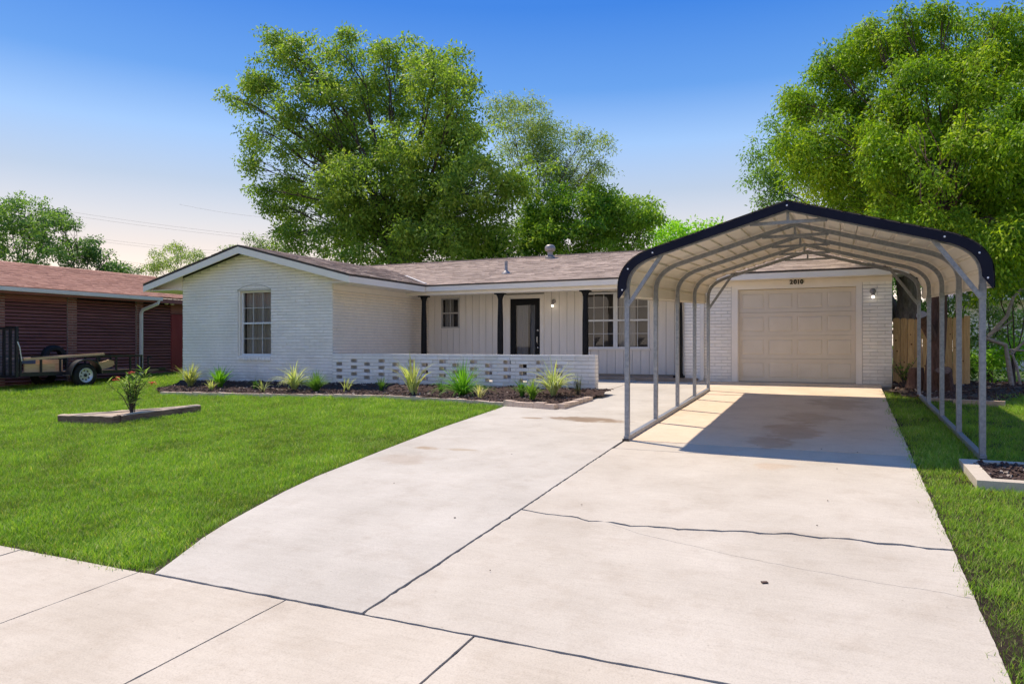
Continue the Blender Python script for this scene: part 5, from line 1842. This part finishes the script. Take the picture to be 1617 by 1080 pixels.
# big tree at the fence, over the carport
ASH = [(.098, .162, .010), (.128, .195, .012), (.066, .118, .010), (.165, .215, .014)]
b = at(1477, 628, 15.6)
tree('ash_tree', 'big bright green tree with red brown trunk beside the fence behind the carport', (b.x, 15.9, -.06), (b.x + .15, 16.0, 3.2),
     BLj([(1290, 185, 48), (1335, 130, 48), (1395, 85, 48), (1455, 60, 44), (1525, 60, 48), (1590, 80, 48), (1640, 90, 50)], 17.5, .6)
     + BLj([(1275, 235, 42), (1325, 220, 55), (1385, 165, 52), (1330, 285, 45), (1390, 245, 48), (1445, 130, 48), (1515, 125, 50), (1585, 150, 52), (1650, 170, 50)], 16.3, .7)
     + BLj([(1545, 205, 42), (1600, 230, 50), (1575, 285, 42), (1620, 310, 52), (1560, 330, 40), (1600, 365, 50), (1650, 380, 50), (1585, 410, 36), (1420, 290, 34), (1660, 260, 50)], 15.6, .7)
     + BLj([(1370, 315, 34), (1440, 330, 38), (1500, 330, 40), (1540, 385, 36), (1570, 430, 24)], 18.6, .6)
     + BLj([(1455, 215, 36), (1420, 330, 34), (1500, 190, 36), (1530, 290, 34), (1490, 350, 30), (1455, 300, 26), (1350, 335, 30)], 16.6, .5)
     + BLj([(1400, 325, 26), (1450, 338, 26), (1500, 345, 28), (1545, 365, 30), (1590, 400, 34), (1575, 440, 24), (1475, 290, 26)], 14.9, .4)
     + BLj([(1430, 30, 18), (1490, 22, 18), (1570, 20, 20), (1375, 45, 18), (1305, 95, 16), (1262, 160, 16)], 17, .4, 1.1),
     47, sprays=1.35, per=100, ll=.092, lw=.036, rad=.30, cols=ASH, tr_=.155, droop=.95, flat=.75, bark='redbark', hollow=.45)
tree('mesquite_tree', 'darker green feathery tree behind the bright one, edging the sky', (2.5, 24, 0), (1.0, 24, 3.2),
     BLj([(1215, 240, 30), (1205, 285, 28), (1235, 200, 30), (1270, 160, 30), (1310, 110, 30), (1225, 320, 28), (1260, 275, 40), (1300, 330, 38), (1350, 75, 28), (1255, 340, 30), (1195, 325, 14)], 24, .8)
     + BLj([(1470, 230, 50), (1500, 300, 46), (1440, 300, 46), (1530, 250, 46), (1560, 320, 46), (1600, 400, 50), (1540, 400, 40), (1480, 350, 40), (1600, 330, 40), (1420, 210, 46), (1480, 160, 46), (1550, 180, 46), (1390, 300, 40), (1520, 330, 44), (1460, 270, 44)], 21, .6, 1.9),
     48, sprays=.95, per=64, ll=.13, lw=.048, rad=.42, cols=[(.085, .15, .03), (.11, .18, .045), (.06, .12, .025)], tr_=.2, droop=.6)
tree('yellow_bush', 'yellowing small leafy sapling poking above the carport roof', (1.3, 18.6, 0), (1.3, 18.6, 2.4), BLj([(1385, 305, 14), (1378, 330, 16), (1450, 345, 12), (1465, 325, 14), (1490, 350, 16), (1420, 335, 10)], 17.3, .3), 49, sprays=.8, per=40, ll=.09, lw=.045, rad=.22, cols=[(.34, .33, .035), (.28, .30, .04), (.40, .33, .06)], tr_=.05)
# dead pale branches hanging inside the bright tree
db = empty('dead_branches', (2.0, 15.0, 4.5), 'bare dead branches hanging inside the bright green crown', 'branches')
rb = random.Random(77)
for k in range(6):
    u0, u1 = rb.uniform(1455, 1500), rb.uniform(1425, 1530)
    mb = MB(); a, b_ = at(u0, rb.uniform(290, 330), 15.0 + rb.uniform(-.3, .3)), at(u1, rb.uniform(175, 260), 14.6 + rb.uniform(-.3, .3))
    mb.tube(curve_pts(a, b_, rb, 6, 0, .10), [.013, .012, .010, .009, .007, .005, .003], 5)
    mb.build('dead_branch', M['timber'], db, smooth=True)

# left: neighbours' trees, far
b = at(40, 430, 30)
tree('live_oak', 'large rounded green tree behind the red roof at the far left', (b.x, 30, -.1), (b.x, 30, 3.5), BLj([(15, 345, 34), (45, 335, 34), (75, 360, 34), (20, 385, 38), (65, 395, 38), (-20, 350, 40), (-20, 400, 40), (30, 315, 14)], 30, 1), 50, sprays=.62, per=50, ll=.24, lw=.10, rad=.6, cols=[(.085, .145, .035), (.065, .12, .03), (.11, .17, .05)], tr_=.3)
b = at(130, 430, 33)
tree('live_oak', 'dark green tree with a bare-stemmed upper tuft right of the rounded one', (b.x, 33, -.1), (b.x, 33, 3.5), BLj([(100, 350, 16), (118, 362, 9), (92, 338, 10), (110, 395, 24), (145, 400, 22), (125, 418, 26), (165, 418, 18), (185, 422, 14), (178, 397, 5)], 33, 1), 51, sprays=.8, per=50, ll=.22, lw=.10, rad=.5, cols=[(.05, .10, .03), (.04, .085, .026), (.07, .125, .035)], tr_=.25)
b = at(278, 430, 34)
tree('weeping_tree', 'pale yellow green wispy tree between the red roof and the gable', (b.x, 34, -.1), (b.x, 34, 3), BLj([(250, 415, 18), (275, 400, 20), (300, 408, 20), (268, 422, 24), (310, 420, 18), (285, 388, 9), (238, 425, 10)], 34, .8), 52, sprays=.7, per=44, ll=.17, lw=.05, rad=.45, cols=[(.15, .20, .045), (.19, .23, .06), (.12, .17, .04)], tr_=.15, droop=.9)
b = at(400, 430, 33)
tree('distant_tree', 'grey green treetop barely showing above the gable peak', (b.x, 33, 0), (b.x, 33, 2.5), BLj([(370, 390, 9), (395, 380, 9), (418, 384, 10), (440, 388, 12), (405, 395, 14), (430, 398, 16), (352, 394, 6)], 33, .4), 53, sprays=.9, per=34, ll=.17, lw=.06, rad=.4, cols=[(.12, .17, .06), (.10, .14, .05)], tr_=.12)
tree('distant_tree', 'small dark clump of foliage low between the oak and the wispy tree', (at(208, 430, 36).x, 36, 0), (at(208, 430, 36).x, 36, 2.5), BLj([(205, 425, 8), (218, 428, 8), (196, 430, 8)], 36, .3), 54, sprays=.9, per=34, ll=.17, lw=.06, rad=.4, cols=[(.08, .13, .05), (.06, .10, .04)], tr_=.1)

# right: shrubs beyond the fence
SH = [(.10, .16, .035), (.14, .20, .05), (.07, .12, .025)]
for k, (lab, bl, cols, Y) in enumerate([
    ('grey green airy shrub beyond the wooden fence end', [(1500, 500, 32), (1515, 470, 28), (1495, 450, 22), (1525, 520, 30)], SH, 21),
    ('pale green shrub filling the gap under the far roof', [(1560, 475, 26), (1585, 510, 32), (1550, 515, 30), (1612, 530, 34), (1540, 455, 24)], [(.14, .19, .06), (.18, .23, .085)], 20.5),
    ('bright green weedy bush behind the fallen branches', [(1565, 575, 32), (1600, 580, 34), (1535, 570, 28), (1640, 570, 36), (1585, 555, 30)], [(.13, .24, .02), (.17, .29, .03)], 19.5),
    ('deep green bush in the shade right of the fence', [(1515, 560, 28), (1510, 590, 26), (1540, 590, 24), (1500, 575, 22)], DKG, 18.8),
    ('dark overhanging shrub at the right edge under the big tree', [(1600, 440, 30), (1570, 425, 22), (1640, 450, 36)], DKG, 18)]):
    bb = at(bl[0][0], 600, Y)
    tree('shrub', lab, (bb.x, Y, 0), (bb.x, Y, .6), BLj(bl, Y, .5), 80 + k, sprays=.8, per=46, ll=.11, lw=.042, rad=.32, cols=cols, tr_=.05, cat='shrub', twigs=.6)
hb = [(u, v, 52, 46, .8) for u, v in ((1430, 500), (1500, 490), (1570, 500), (1640, 500), (1450, 430), (1530, 430), (1610, 430), (1400, 430))]
tree('hedge_trees', 'dark mass of trees far behind the fence on the right', (at(1500, 560, 46).x, 46, 0), (at(1500, 560, 46).x, 46, 3), hb, 90, sprays=.5, per=44, ll=.3, lw=.13, rad=.8, cols=DKG, tr_=.3)

# trunk of another tree behind the fence, pale bark
mb = MB()
a = at(1432, 560, 18.6)
mb.tube([(a.x, 18.6, -.1), (a.x, 18.6, 1.2), (a.x + .05, 18.6, 2.0), (a.x - .1, 18.6, 3.2)], [.30, .26, .24, .22], 14)
tag(mb.build('tree_trunk', noisy('pale_flaky_bark', (.15, .125, .11), (.30, .26, .23), 7, .95, 1.0, 24, stretch=(2, 2, .7), bdist=.03), None, smooth=True), 'pale flaky tree trunk standing behind the wooden fence', 'tree trunk')
# stumps, logs, fallen wood
def rough_log(A, B_, r0, r1, seed, n=16, m=7, flare=0.0):
    """a log from A to B_ with lumpy bark and an end that is not quite round"""
    r = random.Random(seed)
    ph = [r.uniform(0, 6.28) for _ in range(3)]
    A, B_ = Vector(A), Vector(B_)
    d = (B_ - A).normalized()
    x = d.cross(Vector((.2, .9, .3))).normalized(); y = d.cross(x).normalized()
    mb = MB()
    for i in range(m + 1):
        t = i / m
        c = A.lerp(B_, t)
        for k in range(n):
            a = 2 * math.pi * k / n
            rad = (r0 + (r1 - r0) * t) * (1 + .10 * math.sin(2 * a + ph[0]) + .07 * math.sin(3 * a + ph[1] + t) + .05 * math.sin(7 * a + ph[2]) + r.uniform(-.035, .035)) * (1 + flare * (1 - t) ** 3)
            mb.v.append(tuple(c + (x * math.cos(a) + y * math.sin(a)) * rad))
    for i in range(m):
        for k in range(n):
            k2 = (k + 1) % n
            mb.f.append((i * n + k, i * n + k2, (i + 1) * n + k2, (i + 1) * n + k)); mb.m.append(0)
    end = [Vector(v) for v in mb.v[m * n:]]
    mb.f.append(tuple(range(m * n, m * n + n))); mb.m.append(0)
    cc = sum(end, Vector()) / n
    face = MB()
    face.face([cc + (e - cc) * .90 + d * .004 for e in end])
    return mb, face


sa, sf = rough_log((1.46, 16.2, -.06), (1.44, 16.18, .40), .15, .12, 3, flare=.5)
sp_ = empty('stump', (1.46, 16.2, 0), 'short dark stump before the fence boards', 'stump')
sa.build('bark', M['redbark'], sp_, smooth=False); sf.build('cut_face', M['timber'], sp_, flip=False)
st = empty('stump', (2.05, 16.0, 0), 'leaning sawn log with oval face beside the red brown trunk', 'stump')
q0 = at(1492, 628, 15.9); q1 = at(1491, 585, 15.55)
sa, sf = rough_log((q0.x, 15.95, -.08), (q1.x, 15.62, q1.z), .15, .13, 4, flare=.35)
sa.build('bark', M['redbark'], st, smooth=False); sf.build('cut_face', M['timber'], st, flip=False)
lf = empty('sawn_limb', (1.5, 15.8, 1.0), 'sawn limb stub with pale oval cut on the red brown trunk', 'limb')
p0, p1 = at(1472, 535, 15.85), at(1455, 497, 15.5)
sa, sf = rough_log(p0, p1, .09, .115, 5, m=5)
sa.build('bark', M['redbark'], lf, smooth=False)
sf.build('cut_face', noisy('pale_cut_face', (.40, .35, .33), (.56, .50, .48), 12, .85), lf, flip=False)
mb = MB(); mb.obox(Matrix.Translation((2.15, 13.92, g(2.15, 13.9) + .03)) @ Matrix.Rotation(-.28, 4, 'Z'), .36, .07, .05)
tag(mb.build('bark_slab', M['cutwood']), 'pale flat wood slab on the grass edge right of the carport', 'wood slab')
mb = MB(); mb.obox(Matrix.Translation((1.62, 14.35, g(1.6, 14.3) + .02)) @ Matrix.Rotation(-.4, 4, 'Z'), .22, .035, .03)
tag(mb.build('bark_slab', M['cutwood']), 'thin pale wood strip on the litter between carport posts', 'wood slab')
fb = empty('fallen_branch', (4.0, 18, .3), 'bleached fallen branch propped up in a fork before the bright bush', 'branch')
for pth, rad_ in (([(1555, 640), (1590, 622), (1612, 612), (1640, 600)], .035), ([(1598, 612), (1592, 570), (1588, 545), (1560, 535), (1545, 530)], .05), ([(1596, 560), (1617, 540), (1640, 530)], .03),
                  ([(1560, 532), (1590, 500), (1600, 470), (1617, 452)], .04), ([(1565, 528), (1585, 515), (1599, 505)], .018), ([(1612, 612), (1606, 580), (1596, 552)], .028), ([(1610, 612), (1618, 622), (1616, 634)], .022), ([(1520, 600), (1535, 610), (1560, 614)], .022), ([(1590, 552), (1625, 554), (1650, 553)], .025)):
    mb = MB(); P = [at(u, v, 17.6) for u, v in pth]
    mb.tube(P, [rad_ * (1 - .4 * i / len(P)) for i in range(len(P))], 8); mb.build('limb', M['deadwood'], fb, smooth=True)

# wooden fence right of the house
fn = empty('wood_fence', (1.7, 17.45, 0), 'new cedar board fence between the house corner and the big tree', 'fence')
x = GX1 + .03
k = 0
while x < 2.42:
    wd = .135
    mb = MB(); h = 1.43 + rng.uniform(-.012, .012); yo = rng.uniform(-.004, .004)
    q = [(x + .002, -.02), (x + wd - .002, -.02), (x + wd - .002, h - .025), (x + wd - .028, h), (x + .028, h), (x + .002, h - .025)]
    mb.v = [(a, 17.45 + yo, z) for a, z in q] + [(a, 17.47 + yo, z) for a, z in q]
    mb.f = [tuple(range(6)), tuple(reversed(range(6, 12)))] + [(i, 6 + i, 6 + (i + 1) % 6, (i + 1) % 6) for i in range(6)]; mb.m = [0] * 8
    pl = mb.build('fence_board', M['fence'], fn)
    for m_ in range(rng.randint(1, 4)):
        kx, kz = x + rng.uniform(.03, .10), rng.uniform(.2, 1.3)
        mb = MB(); mb.lathe((kx, 17.45 + yo, kz), [(.017 * rng.uniform(.7, 1.2), -.0005), (.008, -.002)], 9, 'Y'); mb.build('knot', noisy('knot', (.12, .05, .02), (.17, .08, .035), 20, .8) if 'knot' not in M else M['knot'], pl)
        M.setdefault('knot', bpy.data.materials['knot'])
    x += wd + .004
for z in (.35, 1.1):
    mb = MB(); mb.box(GX1 + .02, 2.42, 17.478, 17.52, z, z + .09); mb.build('fence_rail', M['fence'], fn)
mb = MB(); mb.box(2.44, 2.54, 17.44, 17.54, -.1, 1.47); mb.build('fence_post', M['fence'], fn)

# grey roofed house far behind on the right
fh = empty('far_house', (8, 32, 0), 'grey roofed neighbouring house half hidden behind the shrubs', 'house')
mb = MB(); mb.box(4.0, 16, 31, 38, -.1, 2.7); mb.build('wall', M['siding'], fh)
mb = MB()
pts = [(3.5, 30.4, 2.65), (16.5, 30.4, 2.65), (16.5, 34.5, 4.1), (3.5, 34.5, 4.1)]
mb.v = pts + [(x, y, z - .1) for x, y, z in pts]; mb.f = [(0, 1, 2, 3), (7, 6, 5, 4), (0, 4, 5, 1), (1, 5, 6, 2), (2, 6, 7, 3), (3, 7, 4, 0)]; mb.m = [0] * 6
mb.build('roof', M['greyroof'], fh)
mb = MB(); mb.box(3.5, 16.5, 30.37, 30.398, 2.48, 2.64); mb.build('fascia', M['fascia'], fh)

# power lines
for (lab, p, q, Ya, Yb) in [
    ('highest power cable running from the left oak down behind the gable tree', (20, 320), (470, 380), 44, 52),
    ('second power cable just below the highest one', (20, 326), (470, 384), 44, 52),
    ('upper cable of the lower pair above the wispy tree', (60, 364), (420, 402), 44, 52),
    ('lower cable of the lower pair above the wispy tree', (60, 368), (420, 406), 44, 52),
    ('short thin cable high up left of the broad tree', (283, 323), (460, 346), 52, 56),
    ('faint cable low beside the dark foliage clump', (150, 405), (330, 424), 46, 52)]:
    a, b_ = at(*p, Ya), at(*q, Yb)
    mb = MB(); mb.tube([a.lerp(b_, t) - Vector((0, 0, .5 * math.sin(math.pi * t))) + Vector((0, 0, .25 * math.sin(math.pi * t))) for t in np.linspace(0, 1, 12)], .008, 5)
    tag(mb.build('power_line', M['wire']), lab, 'power line', 'power lines across the sky')

# ------------------------------------------------------------------ grass: blades in clumps, thick near the camera
def clump(seed, n=16, tone=1.0, h=.062, w_=.0042, sp=.045):
    r = random.Random(seed)
    mb = MB(); mb.t = []
    for k in range(n):
        a = r.uniform(0, 6.28); x, y = r.gauss(0, sp), r.gauss(0, sp)
        hh = h * r.uniform(.55, 1.15); ln = hh * r.uniform(.15, .85)
        d = Vector((math.cos(a), math.sin(a), 0)); s = Vector((-d.y, d.x, 0)) * w_ * r.uniform(.7, 1.2)
        p0 = Vector((x, y, -.01)); p1 = p0 + d * ln * .35 + Vector((0, 0, hh * .6)); p2 = p0 + d * ln + Vector((0, 0, hh))
        b0 = len(mb.v)
        mb.v += [tuple(p0 - s * .5), tuple(p0 + s * .5), tuple(p1 - s * .45), tuple(p1 + s * .45), tuple(p2)]
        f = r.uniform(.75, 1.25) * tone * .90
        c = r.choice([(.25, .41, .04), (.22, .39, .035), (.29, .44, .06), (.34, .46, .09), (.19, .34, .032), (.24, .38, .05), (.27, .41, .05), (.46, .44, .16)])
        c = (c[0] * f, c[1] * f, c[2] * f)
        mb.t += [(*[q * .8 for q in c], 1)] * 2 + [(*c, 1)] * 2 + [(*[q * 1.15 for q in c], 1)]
        mb.f += [(b0, b0 + 1, b0 + 3, b0 + 2), (b0 + 2, b0 + 3, b0 + 4)]; mb.m += [0, 0]
    me = bpy.data.meshes.new('grass_clump')
    me.from_pydata(mb.v, [], mb.f)
    a_ = me.color_attributes.new('tint', 'FLOAT_COLOR', 'POINT'); a_.data.foreach_set('color', np.asarray(mb.t, dtype=np.float32).ravel())
    me.materials.append(M['grassblade'])
    return bpy.data.objects.new('grass_clump', me)      # only a source for the instances, never linked


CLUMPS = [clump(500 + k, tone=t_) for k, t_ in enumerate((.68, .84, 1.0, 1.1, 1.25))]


def grass(name, poly, seed, avoid=(), dens=1400, zmax=40, xlim=(-28, 13)):
    r = np.random.default_rng(seed)
    P = np.array(poly)
    lo = np.maximum(P.min(0), [xlim[0], 3]); hi = np.minimum(P.max(0), [xlim[1], 20])
    # sample in strips so that density can follow distance from the camera
    out = []
    st = 1.0
    for y in np.arange(lo[1], hi[1], st):
        for x in np.arange(lo[0], hi[0], st):
            dcam = -x_mid(x) * SP + (y + .5) * CP
            lat = x_mid(x) * CP + (y + .5) * SP
            if dcam < 0.8 or abs(lat) > dcam * .95 + 2.5: continue
            D = dens / (1 + (dcam / 6.0) ** 2)
            n = r.poisson(D * st * st)
            q = np.stack([x + r.uniform(0, st, n), y + r.uniform(0, st, n)], 1)
            out.append(np.concatenate([q, np.full((n, 1), dcam)], 1))
    q = np.concatenate(out)
    k = inpoly(q[:, 0], q[:, 1], poly)
    for av in avoid:
        k &= ~inpoly(q[:, 0], q[:, 1], av)
    q = q[k]
    z = np.array([g(x, y) for x, y in q[:, :2]]) - .035
    pos = np.stack([q[:, 0], q[:, 1], z], 1)
    lump = np.array([mnoise.noise((x * 1.6, y * 1.6, 0)) + .6 * mnoise.noise((x * 4.5, y * 4.5, 9)) + .7 * mnoise.noise((x * .45, y * .45, 4)) for x, y in q[:, :2]])
    sc = (1.0 + .28 * lump) * r.uniform(.8, 1.2, len(q)) * (1 + .035 * np.clip(q[:, 2] - 5, 0, 12))
    me = bpy.data.meshes.new(name)
    me.vertices.add(len(q)); me.vertices.foreach_set('co', pos.astype(np.float32).ravel())
    for nm, val in (('sc', sc), ('rz', r.uniform(0, 6.28, len(q))), ('tx', r.normal(0, .14, len(q)) + .0), ('ty', r.normal(0, .14, len(q)))):
        a = me.attributes.new(nm, 'FLOAT', 'POINT'); a.data.foreach_set('value', val.astype(np.float32))
    a = me.attributes.new('pick', 'INT', 'POINT'); a.data.foreach_set('value', np.clip(np.rint(2 + 1.9 * lump + r.normal(0, .8, len(q))), 0, 4).astype(np.int32))
    o = link(name, me)
    tag(o, kind='stuff')
    ng = bpy.data.node_groups.new(name, 'GeometryNodeTree')
    ng.interface.new_socket('Geometry', in_out='INPUT', socket_type='NodeSocketGeometry')
    ng.interface.new_socket('Geometry', in_out='OUTPUT', socket_type='NodeSocketGeometry')
    N = ng.nodes; L = ng.links
    gi, go = N.new('NodeGroupInput'), N.new('NodeGroupOutput')
    gg = N.new('GeometryNodeGeometryToInstance')
    for c in reversed(CLUMPS):
        oi = N.new('GeometryNodeObjectInfo'); oi.inputs['Object'].default_value = c; oi.transform_space = 'ORIGINAL'
        L.new(oi.outputs['Geometry'], gg.inputs[0])
    ip = N.new('GeometryNodeInstanceOnPoints')
    m2p = N.new('GeometryNodeMeshToPoints')
    L.new(gi.outputs[0], m2p.inputs[0]); L.new(m2p.outputs[0], ip.inputs['Points']); L.new(gg.outputs[0], ip.inputs['Instance'])
    ip.inputs['Pick Instance'].default_value = True

    def attr(nm, ty='FLOAT'):
        n_ = N.new('GeometryNodeInputNamedAttribute'); n_.data_type = ty; n_.inputs[0].default_value = nm
        return n_.outputs[0]
    L.new(attr('pick', 'INT'), ip.inputs['Instance Index'])
    cx = N.new('ShaderNodeCombineXYZ')
    L.new(attr('tx'), cx.inputs[0]); L.new(attr('ty'), cx.inputs[1]); L.new(attr('rz'), cx.inputs[2])
    L.new(cx.outputs[0], ip.inputs['Rotation'])
    L.new(attr('sc'), ip.inputs['Scale'])
    L.new(ip.outputs[0], go.inputs[0])
    md = o.modifiers.new('grow', 'NODES'); md.node_group = ng
    print(name, len(q))
    return o


x_mid = lambda x: x + .5
TRI_AV = [(-11.95, 7.62), (-10.70, 7.78), (-10.54, 9.5), (-10.75, 9.52)]
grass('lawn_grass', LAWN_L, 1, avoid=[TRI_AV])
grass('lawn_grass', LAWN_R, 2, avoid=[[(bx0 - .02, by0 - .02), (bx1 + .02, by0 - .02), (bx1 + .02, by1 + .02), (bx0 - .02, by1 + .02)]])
# fallen bits on the concrete
r = random.Random(66)
mb = MB()
for k in range(12):
    x, y = r.uniform(-4.2, .6), r.uniform(3.2, 9)
    if not (XR(y) > x > -4 - .1 * (y - 3)): continue
    mb.obox(Matrix.Translation((x, y, -.722 + .042 * y + .010)) @ Matrix.Rotation(r.uniform(0, 6), 4, 'Z'), r.uniform(.003, .009), r.uniform(.002, .004), .002)
o = mb.build('leaf_debris', M['chip'], None, flip=False); tag(o, kind='stuff')
mb = MB(); mb.obox(Matrix.Translation((-.38, 4.37, -.722 + .042 * 4.37 + .006)) @ Matrix.Rotation(.5, 4, 'Z'), .018, .012, .003)
tag(mb.build('dead_leaf', M['chip']), 'single dark dead leaf lying on the near driveway slab', 'leaf')

print('leaves', sum(n for _, n in NLEAF), NLEAF)
